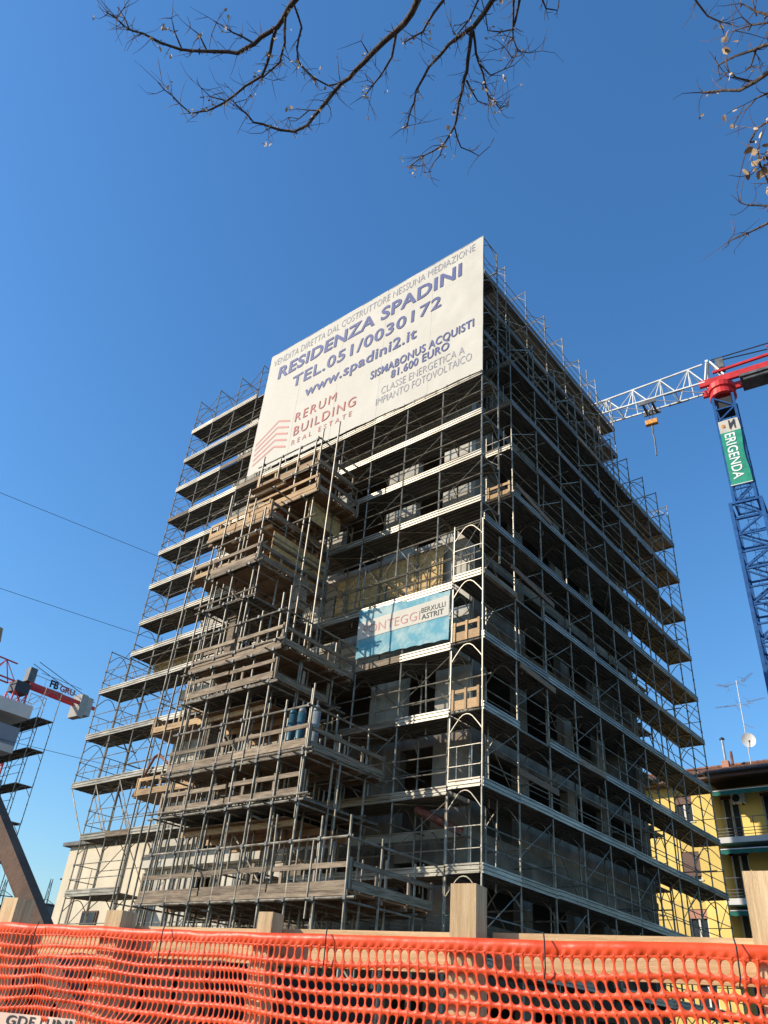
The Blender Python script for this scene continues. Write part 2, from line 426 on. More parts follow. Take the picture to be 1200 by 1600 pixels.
def run(root, axis, origin, xs, levels, top=None, base=None, deck_kind='zinc', diag=True, toe=True, deck_skip=None, rails=True, plan=True, dense=0.0, ties=True):
    """axis 'u': run goes towards -u from origin; axis 'v': run goes towards +v. xs = positions along the run;
    levels = deck heights; frames stand between consecutive levels, one more on top up to `top`, one below from `base`."""
    v0, u0 = origin
    rz = -math.pi / 2 if axis == 'u' else 0.0
    def place(x, y, z):
        return (v0 + y, u0 - x, z) if axis == 'u' else (v0 + x, u0 + y, z)
    spans = []
    if base is not None: spans.append((base, levels[0]))
    spans += [(levels[i], levels[i + 1]) for i in range(len(levels) - 1)]
    if top is not None: spans.append((levels[-1], top))
    for (a, b) in spans:
        for i, x in enumerate(xs):
            inst('portal_frame', PORTAL, root, place(x, 0, a), (rnd(-.004, .004), rnd(-.004, .004), rz), (1, 1, (b - a) / 2.0 * 0.999))
    for li, z in enumerate(levels):
        nxt = levels[li + 1] if li + 1 < len(levels) else (top or z)
        for i in range(len(xs) - 1):
            x0, x1 = xs[i], xs[i + 1]; L = round(x1 - x0, 2)
            if deck_skip and deck_skip(li, i): continue
            dk = deck_kind(li, i) if callable(deck_kind) else deck_kind
            me = cached(('deck', L, dk), lambda: deck_mesh(L, DECKS[dk]))
            inst('steel_deck' if dk == 'zinc' else 'wooden_deck', me, root, place(x0, 0, z + rnd(-.008, .008)), (0, 0, rz))
            q_ = random.random()
            if toe and q_ < dense * .10:
                me = cached(('toew', L), lambda: MB().box((-.03, -.04, -.05), (L + .03, -.008, .15)).mesh('toe_plank', M['wood_old']))
                inst('toe_plank', me, root, place(x0, -0.026, z + rnd(-.02, .02)), (0, rnd(-.01, .01), rz))
            elif toe and q_ < 1 - dense * .05:
                me = cached(('toe', L), lambda: MB().extrude(toe_prof(), -0.03, L + 0.03).mesh('toe_board', M['toe']))
                inst('toe_board', me, root, place(x0, -0.026 - 0.004 * (i % 2), z + rnd(-.01, .012)), (rnd(-.03, .03), rnd(-.006, .006), rz))
            if rails and nxt > z + 0.9:
                me = cached(('rail', L), lambda: MB().tube([(0, -.045, 0), (L, -.045, 0)], 0.017, 5).mesh('guard_rail', M['galv']))
                for hz in (0.52, 1.0):
                    inst('guard_rail', me, root, place(x0, 0, z + hz + rnd(-.015, .015)), (0, rnd(-.006, .006), rz))
            if diag and nxt > z + 1.2 and (i + li // 1) % 2 == 0:
                h = nxt - z
                me = cached(('diag', L, round(h, 2)), lambda: MB().tube([(0, .0, h * .30), (L, .0, h * .90)], 0.015, 5).mesh('diagonal_brace', M['galv']))
                inst('diagonal_brace', me, root, place(x0, 0.035, z), (0, 0, rz))
            if dense and nxt > z + 1.2:
                me = cached(('irail', L), lambda: MB().tube([(0, 0, 0), (L, 0, 0)], 0.017, 5).mesh('inner_rail', M['galv']))
                inst('inner_rail', me, root, place(x0, DEPTH, z + 1.0 + rnd(-.03, .03)), (0, 0, rz))
                if random.random() < .55 * dense:
                    h = nxt - z
                    me = cached(('diag2', L, round(h, 2)), lambda: MB().tube([(0, 0, h * .95), (L, 0, h * .1)], 0.017, 5).mesh('diagonal_brace', M['tube']))
                    inst('diagonal_brace', me, root, place(x0, DEPTH - .04, z), (0, 0, rz))
                if ties and random.random() < .35 * dense:
                    me = cached('tie', lambda: MB().tube([(0, -.22, 0), (0, DEPTH + .3, 0)], 0.024, 6).mesh('tie_tube', M['tube']))
                    inst('tie_tube', me, root, place(x0 + rnd(.05, .3), 0, z + rnd(.3, 1.6)), (0, 0, rz + rnd(-.08, .08)))
                if ties and random.random() < .18 * dense:
                    me = cached('pole', lambda: MB().tube([(0, 0, 0), (0, 0, 2.6)], 0.024, 6).mesh('extra_pole', M['tube']))
                    inst('extra_pole', me, root, place(x0 + rnd(.4, L - .3), rnd(-.06, .9), z - .3), (rnd(-.05, .05), rnd(-.05, .05), rz))
            if plan and (i + li) % 2 == 1:
                me = cached(('plan', L), lambda: MB().tube([(0, .0, -.11), (L, DEPTH, -.11)], 0.017, 5).mesh('plan_brace', M['galv']))
                inst('plan_brace', me, root, place(x0, 0, z), (0, 0, rz))
def end_guard_mesh():
    b = MB()
    for z in (0.02, 0.50, 1.02): b.tube([(0, 0.03, z), (0, DEPTH - 0.03, z)], 0.016, 5)
    for y in (0.30, 0.78): b.tube([(0, y, 0.02), (0, y, 1.02)], 0.015, 5)
    return b.mesh('end_guard', M['toe'])
ENDG = end_guard_mesh()
ENDTOE = MB().extrude(toe_prof(), 0.03, DEPTH - 0.03).mesh('end_toe_board', M['toe'])

# lower run on the sunlit side
LO = [3.1, 5.05, 6.97, 9.05, 11.02, 13.02]
low_us = [17.9, 16.3, 14.7, 13.1, 11.5, 9.9, 8.3, 6.5, 4.7, 2.88, 1.09]
sc_low = thing('scaffolding', 'steel frame scaffolding wrapped round the lower half of the sunlit facade', 'scaffolding', CORNER, BROT)
run(sc_low, 'u', (0, 17.9), [17.9 - u for u in low_us], LO, top=14.75, base=1.1, dense=1.0,
    deck_skip=lambda li, i: (li == 1 and 2 <= i <= 5))
# the outer bay hung off the end between the fourth and the sixth lift, on raking struts
run(sc_low, 'u', (0, 19.62), [0.0, 1.69], [9.05, 11.02, 13.02], top=15.0, dense=.4)
for (v, a, b) in ((0.0, 19.62, 17.95), (1.05, 19.62, 17.95), (0.0, 17.9, 16.35), (0.0, 16.3, 14.8), (1.05, 17.9, 16.35)):
    MB().tube([(v - 0.03, a, 9.0), (v - 0.03, b, 7.02)], 0.024, 6).build('raking_strut', M['tube'], sc_low)
for z in LO + [9.05]:
    inst('end_guard', ENDG, sc_low, (0, 17.93, z), (0, 0, -math.pi / 2))
for z in (9.05, 11.02, 13.02):
    inst('end_guard', ENDG, sc_low, (0, 19.65, z), (0, 0, -math.pi / 2))
for (v, u) in [(v, u) for u in low_us for v in (0, DEPTH)]:
    MB().lathe([(0.075, 0), (0.075, 0.012), (0.02, 0.015), (0.02, 1.15)], 6).build('base_jack', M['tube'], sc_low, loc=(v, u, 0.0))

# upper run on the sunlit side, carried by lattice girders
UP = [15.87, 17.7, 19.5, 21.32, 23.12, 24.95, 26.85]
up_us = [17.9, 16.28, 14.66, 13.04, 11.42, 9.8, 8.18, 6.58, 4.98, 3.36, 1.74, 0.08]
sc_up = thing('scaffolding', 'steel frame scaffolding climbing the upper sunlit facade and carrying the big white banner', 'scaffolding', CORNER, BROT)
run(sc_up, 'u', (0, 17.9), [17.9 - u for u in up_us], UP, top=29.05, base=14.05, dense=.7, ties=False)
run(sc_up, 'u', (0, 17.9), [17.9 - u for u in up_us[:6]], [14.42], base=None, top=None, rails=False, diag=False)
for z in UP:
    inst('end_guard', ENDG, sc_up, (0, 17.93, z), (0, 0, -math.pi / 2))
for z in (12.9, 13.95):
    MB().tube([(0.02, 8.2, z + 1.1), (0.02, 0.1, z + 1.1)], 0.024, 6).build('girder_chord', M['galv'], sc_up)
for i in range(10):
    a = 8.1 - i * 0.8
    MB().tube([(0.02, a, 14.0 if i % 2 else 15.05), (0.02, a - 0.8, 15.05 if i % 2 else 14.0)], 0.017, 5).build('girder_lacing', M['galv'], sc_up)

# outer run on the shaded side
RI = [3.1, 5.08, 7.1, 9.1, 11.15, 13.2, 15.15, 17.1, 19.15, 21.2, 23.25]
rv = [0.0, 1.8, 3.6, 5.4, 7.2, 9.0, 10.8, 12.6, 14.4, 16.0, 17.45]
sc_right = thing('scaffolding', 'steel frame scaffolding covering the whole shaded facade on the right of the corner', 'scaffolding', CORNER, BROT)
woodk = lambda li, i: 'wood' if (i >= 8 and li != 2) else 'zinc'  # far-end decks turn tan for the light bounced under them
run(sc_right, 'v', (0, 0), rv, RI[:7], base=1.1, top=None, deck_kind=woodk, dense=1.0)
run(sc_right, 'v', (1.8, 0), [x - 1.8 for x in rv[1:]], RI[6:], top=25.75, deck_kind=woodk, deck_skip=lambda li, i: li == 0, dense=1.0)
for z in (5.08, 7.1, 13.2, 3.1):
    inst('end_guard', ENDG, sc_right, (-0.03, 0, z)); inst('end_toe_board', ENDTOE, sc_right, (-0.02, 0.0, z), (0, 0, math.pi / 2)).scale = (1, -1, 1)
for z in (19.15, 21.2, 23.25):
    inst('end_guard', ENDG, sc_right, (1.77, 0, z)); inst('end_toe_board', ENDTOE, sc_right, (1.78, 0.0, z), (0, 0, math.pi / 2)).scale = (1, -1, 1)
for z in (3.1, 5.08, 7.1, 9.1, 11.15, 13.2):
    for dz in (1.0,):
        MB().tube([(17.48, 0.02, z + dz), (17.48, DEPTH - .02, z + dz)], 0.017, 5).build('end_rail', M['galv'], sc_right)
# timber guards at the open ends
def timber_guard(root, v, z, w=0.88, y0=0.08):
    gd = MB().box((v, y0, z + 0.0), (v + 0.03, y0 + w, z + 0.27)).build('timber_guard', M['wood_new'], root, label='pale timber guard panel with two square openings')
    MB().box((v - 0.002, y0, z + 0.47), (v + 0.03, y0 + w, z + 0.57)).build('top_board', M['wood_new'], gd)
    for y in (y0 - 0.01, y0 + w / 2 - 0.035, y0 + w - 0.06):
        MB().box((v - 0.032, y, z - 0.02), (v - 0.004, y + 0.07, z + 0.585)).build('upright', M['wood_new'], gd)
timber_guard(sc_right, -0.04, 9.12); timber_guard(sc_right, -0.04, 11.17)
timber_guard(sc_right, 1.76, 17.12); timber_guard(sc_right, 1.76, 15.17, 0.5, 0.5)
# loose planks lashed along the shaded side
for (va, za, vb, zb, u) in ((1.9, 17.55, 4.3, 17.3, -.07), (1.5, 14.15, 4.2, 13.95, -.07), (1.75, 7.85, 3.9, 7.8, -.07), (1.85, 4.0, 4.6, 3.75, -.07), (1.9, 11.0, 4.0, 10.9, -.07)):
    MB().beam((va, u, za), (vb, u, zb), 0.04, 0.18).build('lashed_plank', M['wood_panel'], sc_right)
for (v, u) in [(v, u) for v in rv for u in (0, DEPTH)]:
    MB().lathe([(0.075, 0), (0.075, 0.012), (0.02, 0.015), (0.02, 1.15)], 6).build('base_jack', M['tube'], sc_right, loc=(v, u, 0.0))

# set-back top run on the shaded side
sc_top = thing('scaffolding', 'set-back top tier of frame scaffolding along the roof edge of the shaded facade', 'scaffolding', CORNER, BROT)
tv = [1.53 + 1.79 * i for i in range(8)]
run(sc_top, 'v', (1.53, 1.05), [x - 1.53 for x in tv], [25.3, 27.2, 29.0], top=31.25, dense=.6)
for z in (25.3, 27.2, 29.0):
    inst('end_toe_board', ENDTOE, sc_top, (1.5, 1.05, z), (0, 0, math.pi / 2)).scale = (1, -1, 1)
# return run behind the far end of the shaded side
sc_far = thing('scaffolding', 'frame scaffolding with wooden decks paled for bounced light standing free at the far right end', 'scaffolding', CORNER, BROT)
run(sc_far, 'u', (14.3, 10.4), [0, 1.8, 3.6, 5.4, 7.2, 9.0], RI, top=25.5, base=1.1, deck_kind=lambda li, i: 'pale' if li % 4 else 'zinc', toe=True, diag=True, dense=.8)

# ------------------------------------------------------------------ tube scaffolding under the stepped balconies
tubes = thing('tube_scaffolding', 'dense tube and coupler scaffolding propping the stepped timber platforms on the sunlit side', 'scaffolding', CORNER, BROT)
#            z     right  left  front   kind
PLAT = [(4.20, 1.40, 8.9, -3.10, 'timber'), (6.35, 3.20, 8.9, -3.10, 'steel'), (7.55, 3.20, 8.9, -3.10, 'timber'),
        (9.70, 4.85, 8.8, -3.15, 'steel'), (10.72, 4.75, 8.8, -3.15, 'timber'), (12.80, 6.45, 8.7, -3.20, 'steel'),
        (14.05, 6.45, 8.7, -3.25, 'timber'), (16.05, 6.75, 9.9, -2.85, 'timber'), (17.05, 5.35, 8.9, -2.15, 'timber'), (18.45, 5.75, 8.9, -1.95, 'timber')]
def reach(u):
    z = 1.0
    for (pz, r, l, f, k) in PLAT:
        if r - 0.4 <= u <= l + 0.5: z = max(z, pz + (1.25 if u > r + 0.2 else 1.1))
    return z
front_us = [1.38, 2.32, 3.25, 4.10, 4.95, 5.85, 6.68, 7.65, 8.65]
tops = {1.38: 5.75, 2.32: 5.6, 3.25: 9.2, 4.10: 9.0, 4.95: 12.3, 5.85: 12.1, 6.68: 16.1, 7.65: 17.4, 8.65: 17.3}
for u in front_us:
    for v in (-3.18, -2.1, -0.75):
        zt = tops[u] - (0.5 if v > -3 else 0) + rnd(-.15, .2)
        if u >= 4.9 and v > -2.5 and u < 8.7: zt = max(zt, 19.6 + rnd(-.3, .3)) if u > 5.2 else zt
        MB().tube([(v + rnd(-.03, .03), u, 0), (v + rnd(-.03, .03), u + rnd(-.04, .04), zt)], 0.031, 6).build('standard', M['tube'], tubes)
for u in front_us:                                    # doubled standards, slightly off their neighbours
    for v in (-2.75, -1.4):
        MB().tube([(v, u + .42, rnd(0, 2)), (v + rnd(-.05, .05), u + .42 + rnd(-.06, .06), tops[u] - rnd(.2, 2.2))], 0.027, 6).build('standard', M['tube'], tubes)
for q in range(34):
    u = rnd(1.8, 8.2); v = -3.2 if q % 2 else -2.2
    zt = tops[min(front_us, key=lambda x: abs(x - u))]
    z = rnd(2.2, zt - 1.2)
    if q % 3: MB().tube([(v, u, z), (v + rnd(-.05, .05), u + rnd(-.06, .06), z + rnd(1.3, 2.3))], 0.025, 6).build('short_pole', M['tube'], tubes)
    else: MB().tube([(v - .25, u, z), (rnd(-1.4, -.4), u + rnd(-.1, .1), z + rnd(-.05, .05))], 0.025, 6).build('short_transom', M['tube'], tubes)
for u in (4.8, 5.6):
    MB().tube([(-2.05, u, 10.8), (-2.05, u, 19.9)], 0.031, 6).build('standard', M['tube'], tubes)
for u in (9.8, 11.0, 12.2, 13.3):
    for v in (-1.05,):
        MB().tube([(v, u, 0), (v, u, 18.3 + rnd(-.6, .6))], 0.031, 6).build('standard', M['tube'], tubes)
for u in (9.75, 10.9):
    MB().tube([(-2.2, u, 0), (-2.2, u, 11.5 + rnd(-.6, .6))], 0.031, 6).build('standard', M['tube'], tubes)
cp = MB()
for (pz, r, l, f, k) in PLAT:
    zb = pz - (0.16 if k == 'timber' else 0.10)
    for dz, n in ((0, 'ledger'), (-1.0, 'ledger') if k == 'timber' else (1.25, 'ledger')):
        for v in (f - 0.1, -0.8):
            MB().tube([(v, r - rnd(.1, .35), zb + dz), (v, l + rnd(.1, .5), zb + dz)], 0.028, 6).build(n, M['tube'], tubes)
    MB().tube([(f - 0.1, r - 0.1, zb + 1.25), (f - 0.1, l + rnd(0, .4), zb + 1.25)], 0.028, 6).build('guard_tube', M['tube'], tubes)
    MB().tube([(f - 0.25, r - 0.08, zb + 1.2), (0, r - 0.08, zb + 1.2)], 0.028, 6).build('guard_tube', M['tube'], tubes)
    for u in [x for x in front_us if r - 0.3 <= x <= l + 0.3]:
        MB().tube([(f - rnd(.15, .4), u + 0.05, zb - 0.055), (0.1, u + 0.05, zb - 0.055)], 0.0245, 6).build('transom', M['tube'], tubes)
        for v in (f - 0.1,):
            for dz in (0, 1.25): cp.box((v - .045, u - .035, zb + dz - .045), (v + .045, u + .045, zb + dz + .045))
    for q in range(1):
        u = r + .4 + (PLAT.index((pz, r, l, f, k)) * 1.7) % max(.5, l - r - 2.2)
        MB().tube([(f + 0.9, u, zb - 1.6), (f + 0.9, u + 1.7, zb + 0.05)], 0.0245, 6).build('diagonal_tube', M['tube'], tubes)
cpo = cp.build('coupler', M['crane_grey'], tubes); cpo['kind'] = 'stuff'

# timber and steel platforms
names = ['lowest and widest timber platform, just above the orange net', 'lowest corrugated steel platform, above the widest timber one', 'timber platform with gas bottles standing at its right corner',
         'corrugated steel platform directly above the one with the gas bottles', 'timber platform left of the sky blue banner, with long boarded side', 'shadowed corrugated steel platform under the one with the big osb board',
         'weathered timber platform holding the big osb board on its right side', 'jutting timber platform with a pale fascia right above the osb board', 'second highest timber platform, below the white banner', 'topmost timber platform, overlapping the foot of the white banner']
def timber_box(root, face, a, b, w, z, wood, first=True, side=0):
    """a plank guard along one edge: toe board, rail board and uprights. face 'v': lies in a v=w plane from u=a to b; face 'u': in a u=w plane"""
    th = 0.035
    def bx(p0, p1, z0, z1, off, t): 
        if face == 'v': return MB().box((w - off - t, p0, z0), (w - off, p1, z1))
        return MB().box((p0, w - off - t, z0), (p1, w - off, z1))
    wood = wood + '_u' if face == 'v' and wood in ('wood_new', 'wood_old') else wood
    n = max(1, round(abs(b - a) / 2.6)); st = (b - a) / n
    for i in range(n):
        p, q = a + i * st, a + (i + 1) * st
        dz = rnd(-.02, .03)
        if random.random() < .93: bx(p + rnd(0, .06), q - rnd(.008, .08), z - 0.02 + dz, z + 0.185 + dz, 0, th).build('toe_plank', M[wood], root)
        if random.random() < .86: bx(p - rnd(-.1, .02), q - rnd(.02, .1), z + 0.45 + dz, z + 0.565 + dz, 0, th).build('rail_plank', M[wood], root)
    m = max(2, round(abs(b - a) / 1.15)); 
    for i in range(m + 1):
        p = a + (b - a) * i / m + rnd(-.12, .12) * (0 < i < m)
        bx(p - .04, p + .04, z - 0.0, z + rnd(.60, .66), -0.042, 0.04).build('guard_post', M['wood_post' if 'old' in wood else 'wood_new'], root)
plats = []
for i, (pz, r, l, f, k) in enumerate(PLAT):
    t = thing('timber_platform' if k == 'timber' else 'steel_platform', names[i], 'work platform', CORNER, BROT, 'work platforms on the stepped balconies')
    plats.append(t)
    wood = 'wood_old' if i in (0, 2, 4, 1, 3, 6) else 'wood_new'
    if k == 'timber':
        n = int((l - r) / 0.28)
        for j in range(n):
            a = r + j * (l - r) / n
            MB().box((f - 0.02 - rnd(0, .04), a + .005, pz - 0.045 + rnd(-.004, .004)), (-0.1, a + (l - r) / n - .005, pz)).build('plank', M['wood_panel'], t)
        for v in (f + 0.08, f + 1.0, f + 1.9, -0.35):
            if v < -0.2: MB().box((v, r - .1, pz - 0.155), (v + 0.08, l + .15, pz - 0.05)).build('joist', M['wood_panel'], t)
        MB().box((f - 0.095, r - 0.05, pz - 0.12), (f - 0.065, l + 0.05, pz + 0.0)).build('fascia_board', M[wood + '_u'], t)
        timber_box(t, 'v', r, l, f - 0.06, pz + 0.02, wood)
        timber_box(t, 'u', f, -0.1, r - 0.04, pz, 'wood_old')
    else:
        n = 3; L = round((l - r) / n, 2)
        me = cached(('pdeck', L, f), lambda: deck_mesh(L, M['deck'], depth=-f - 0.1, n=9))
        for j in range(n):
            inst('steel_deck', me, t, (f, r + (j + 1) * L, pz), (0, 0, -math.pi / 2))
        if i in (1, 3):
            timber_box(t, 'v', r, l, f - 0.03, pz + 0.03, wood)
        if i == 3:
            timber_box(t, 'u', f, -1.0, r - 0.04, pz, 'wood_old')

# smaller platforms left of the stack
Q = [(7.85, 9.5, 13.4, -1.05, 'fresh timber'), (10.0, 9.3, 13.3, -1.05, 'brightest fresh timber'), (12.0, 9.2, 11.2, -1.2, 'dark sagging timber'), (16.3, 9.3, 13.2, -0.95, 'pale timber'), (18.15, 9.3, 12.2, -0.95, 'short pale timber')]
qn = ['fresh orange timber landing left of the gas bottle platform, lower one', 'fresh orange timber landing left of the gas bottle platform, upper one', 'short dark timber landing under the stacked yellow boards', 'long pale timber landing level with the middle of the block', 'short pale timber landing below the left corner of the white banner']
for i, (z, r, l, f, w) in enumerate(Q):
    t = thing('timber_landing', qn[i], 'work platform', CORNER, BROT, 'timber landings left of the platform stack')
    wood = 'wood_new' if i != 2 else 'wood_old'
    n = int((-f) / 0.2)
    for j in range(n):
        a = f + j * (-f) / n
        MB().box((a + .004, r - rnd(0, .2), z - 0.045), (a + (-f) / n - .004, l + rnd(0, .25), z + rnd(-.004, .004))).build('plank', M['wood_panel'], t)
    timber_box(t, 'v', r, l, f - 0.02, z, wood)
    if i != 2: timber_box(t, 'u', f, -0.1, l + 0.05, z, wood)

# osb side boards, timber columns, props and loose stuff on the platforms
osb = thing('osb_side_board', 'big tan osb board standing as balcony side formwork on the weathered timber platform', 'board', CORNER, BROT)
for j in range(2):
    MB().box((-2.65 + j * 1.34, 6.62, 14.35), (-2.65 + (j + 1) * 1.33, 6.645, 15.5)).build('board', M['osb'], osb)
MB().box((-2.7, 6.56, 15.0), (0.0, 6.61, 15.09)).build('batten', M['wood_old'], osb)
MB().box((-2.7, 6.56, 14.55), (0.0, 6.61, 14.63)).build('batten', M['wood_old'], osb)
ob2 = thing('osb_side_board', 'shaded osb board hanging below the topmost timber platform', 'board', CORNER, BROT)
MB().box((-1.9, 5.9, 16.2), (-0.3, 5.93, 17.0)).build('board', M['osb'], ob2)
# floor of the shuttering under the upper platforms
for (v0, v1, u0, u1, z, lab) in ((-2.9, -0.1, 6.9, 8.7, 15.85, 'brown plywood soffit shuttering under the jutting timber platform'), (-2.6, -0.1, 7.0, 8.6, 17.9, 'brown plywood soffit shuttering below the topmost timber platform'),
                                 (-2.6, -0.1, 4.2, 8.6, 6.05, 'brown plywood soffit shuttering above the widest timber platform'), (-2.8, -0.1, 5.6, 8.6, 9.3, 'brown plywood soffit shuttering above the gas bottle platform')):
    t = thing('soffit_shuttering', lab, 'shuttering', CORNER, BROT)
    n = 4
    for j in range(n):
        a = u0 + (u1 - u0) * j / n
        MB().box((v0, a + .006, z), (v1, a + (u1 - u0) / n - .006, z + 0.03)).build('plywood_sheet', M['wood_panel'], t)
    for j in range(3):
        v = v0 + 0.2 + j * (v1 - v0 - .5) / 2
        MB().box((v, u0 - .1, z - 0.16), (v + .08, u1 + .1, z - 0.004)).build('bearer', M['wood_new'], t)
for (v, u, z0, z1, lab) in ((-1.55, 6.1, 12.85, 13.95, 'boarded timber column between the two platforms left of the sky blue banner'), (-2.6, 7.75, 10.8, 12.75, 'light timber column standing at the left of the boarded platform'),
                            (-2.4, 8.2, 7.6, 9.25, 'short timber column on the gas bottle platform')):
    t = thing('timber_column', lab, 'formwork', CORNER, BROT)
    for j in range(2):
        MB().box((v - .17 + j * .172, u - .15, z0), (v - .17 + j * .172 + .168, u + .15, z1)).build('board', M['wood_old'], t)
    for zz in (z0 + .25, z1 - .3):
        MB().box((v - .22, u - .2, zz), (v + .22, u + .2, zz + .06)).build('clamp', M['wood_old'], t)
for j, (v, u, lab) in enumerate(((-2.75, 4.30, 'leftmost tall dark gas bottle on the timber platform'), (-2.72, 3.98, 'middle teal-shouldered gas bottle on the timber platform'), (-2.6, 3.55, 'rightmost gas bottle with grey shoulder on the timber platform'))):
    t = thing('gas_bottle', lab, 'gas bottle', CORNER + Matrix.Rotation(BROT, 3, 'Z') @ Vector((v, u, 7.56)), BROT, 'gas bottles on the platform')
    MB().lathe([(0.105, 0), (0.115, 0.03), (0.115, 1.12)], 12).build('bottle', M['gas_blue' if j != 2 else 'gas_grey'], t, smooth=True)
    MB().lathe([(0.115, 1.12), (0.10, 1.22), (0.05, 1.31), (0.03, 1.33)], 12).build('shoulder', M['gas_grey' if j != 0 else 'gas_blue'], t, smooth=True)
    MB().lathe([(0.04, 1.33), (0.04, 1.45), (0.025, 1.47)], 8).build('valve_cap', M['dark_steel'], t)
sk = MB()
sk.lathe([(0.02, 0.0), (0.2, 0.03), (0.24, 0.2), (0.17, 0.42), (0.06, 0.5), (0.02, 0.52)], 10)
tag(sk.build('tool_sack', M['black'], None, smooth=True, loc=CORNER + Matrix.Rotation(BROT, 3, 'Z') @ Vector((-2.5, 6.6, 7.57))), 'dark sack slumped behind the rail of the gas bottle platform', 'sack')
t = thing('bent_pipe', 'bent rust-red pipe hanging off the lower left scaffolding', 'pipe', CORNER, BROT)
MB().tube([(-0.15, 15.0, 8.2), (-0.15, 14.2, 9.55), (-0.15, 14.0, 9.62), (-0.15, 13.3, 9.2)], 0.05, 8, True).build('pipe', M['rust'], t)
t = thing('debris_chute', 'rust-red tube slung under the scaffold deck right of the lowest platforms', 'tube', CORNER, BROT)
MB().tube([(0.3, 2.3, 6.75), (0.9, 1.2, 6.2)], 0.11, 10, True).build('tube_body', M['rust'], t)
# pallets of bricks glimpsed on upper decks
for j, (v, u, z, lab) in enumerate(((-2.2, 7.6, 16.06, 'stack of pinkish bricks on the jutting timber platform'), (-2.7, 7.4, 14.06, 'stack of pinkish bricks on the platform with the osb board'))):
    t = thing('brick_stack', lab, 'bricks', CORNER + Matrix.Rotation(BROT, 3, 'Z') @ Vector((v, u, z)), BROT, 'brick stacks')
    bm_ = MB().box((-.06, -.125, 0), (.06, .125, .19)).mesh('brick', M['brick'])
    for a in range(3):
        for b in range(4):
            for c in range(3):
                inst('brick', bm_, t, (-.13 + a * .13 + rnd(-.01, .01), -.4 + b * .265, c * .2), (0, 0, rnd(-.05, .05)))

# ------------------------------------------------------------------ banners on the sunlit side
def wr(u, z, amp=1.0):
    return amp * (0.018 * noise.noise(Vector((u * 0.5, z * 0.7, 1.7))) + 0.006 * noise.noise(Vector((u * 1.9 + z * 1.2, z * 0.8 - u * .6, 4.2))))
def sheet(u0, u1, zb0, zb1, zt0, zt1, v, nu, nz, amp, m, name, parent, sag=0.0):
    b = MB()
    for j in range(nz + 1):
        for i in range(nu + 1):
            a, c = i / nu, j / nz
            u = u0 + (u1 - u0) * a
            zb = zb0 + (zb1 - zb0) * a; zt = zt0 + (zt1 - zt0) * a
            z = zb + (zt - zb) * c - (sag * abs(math.sin(a * math.pi * 7.0)) if j == nz else 0) + (sag * abs(math.sin(a * math.pi * 7.0)) if j == 0 else 0)
            b.v.append((v - wr(u, z, amp), u, z))
    for j in range(nz):
        for i in range(nu):
            k = j * (nu + 1) + i
            b.f.append((k, k + 1, k + nu + 2, k + nu + 1))
    return b.build(name, m, parent, smooth=True)
def letter(parent, body, ua, ub, z, h, v, m, name='lettering', amp=1.0, bold=0.0, spacing=1.0, off=0.022):
    me = text_mesh(body, ua - ub, h, m, bold, spacing)
    for p in me.vertices:
        x, y = p.co.x, p.co.y
        u, zz = ua - x, z + y
        p.co = (v - wr(u, zz, amp) - off, u, zz)
    me.update()
    return inst(name, me, parent)
bv = -0.10
banner = thing('banner', 'huge cream white banner with blue sales lettering at the top of the sunlit facade', 'banner', CORNER, BROT)
sheet(12.36, 0.0, 21.68, 21.38, 29.10, 28.90, bv, 150, 90, 1.0, M['pvc'], 'banner_sheet', banner, 0.035)
MB().tube([(bv, 12.36, 29.1), (bv, 0, 28.9)], 0.012, 5).build('top_rope', M['ink_white'], banner)
for q in range(1, 5):                                   # welded seams and the hem
    uu = 12.36 * q / 5
    b = MB(); n = 60
    for i in range(n):
        z0, z1 = 21.5 + 7.4 * i / n, 21.5 + 7.4 * (i + 1) / n
        b.quad((bv - wr(uu, z0) - .004, uu + .02, z0), (bv - wr(uu, z1) - .004, uu + .02, z1), (bv - wr(uu, z1) - .004, uu - .02, z1), (bv - wr(uu, z0) - .004, uu - .02, z0))
    b.build('seam', M['pvc'], banner)
lc = MB()
for i in range(26):
    u = 12.3 - i * .49
    za = 29.1 - (12.36 - u) / 12.36 * .2; zc = 21.68 - (12.36 - u) / 12.36 * .3
    lc.tube([(bv - .02, u, za - .05), (bv + .02, u + .03, za + .06), (bv + .09, u, za - .02)], .007, 4)
    lc.tube([(bv - .02, u, zc + .05), (bv + .02, u + .05, zc - .08), (bv + .09, u + .02, zc - .15)], .007, 4)
for i in range(15):
    z = 21.6 + i * .5
    lc.tube([(bv - .02, 12.33, z), (bv + .02, 12.45, z + .03), (bv + .09, 12.5, z)], .007, 4)
lc.build('lacing', M['black'], banner)
letter(banner, 'VENDITA DIRETTA DAL COSTRUTTORE NESSUNA MEDIAZIONE', 12.1, 0.38, 28.25, 0.45, bv, M['ink_grey'], bold=-0.012)
letter(banner, 'RESIDENZA SPADINI', 11.57, 1.01, 27.18, 0.76, bv, M['ink_blue'], bold=0.028, spacing=1.05)
letter(banner, 'TEL.051/0030172', 10.42, 1.98, 26.0, 0.68, bv, M['ink_blue'], bold=0.019, spacing=1.08)
letter(banner, 'www.spadini2.it', 9.4, 3.15, 24.92, 0.62, bv, M['ink_blue'], bold=0.018, spacing=1.06)
letter(banner, 'SISMABONUS ACQUISTI', 5.45, 0.39, 23.84, 0.43, bv, M['ink_blue'], bold=0.018, spacing=1.05)
letter(banner, '81.600 EURO', 4.33, 1.5, 23.30, 0.42, bv, M['ink_blue'], bold=0.018, spacing=1.05)
letter(banner, 'CLASSE ENERGETICA A', 4.76, 0.8, 22.66, 0.40, bv, M['ink_grey'], bold=-0.012)
letter(banner, 'IMPIANTO FOTOVOLTAICO', 4.97, 0.47, 22.14, 0.40, bv, M['ink_grey'], bold=-0.012)
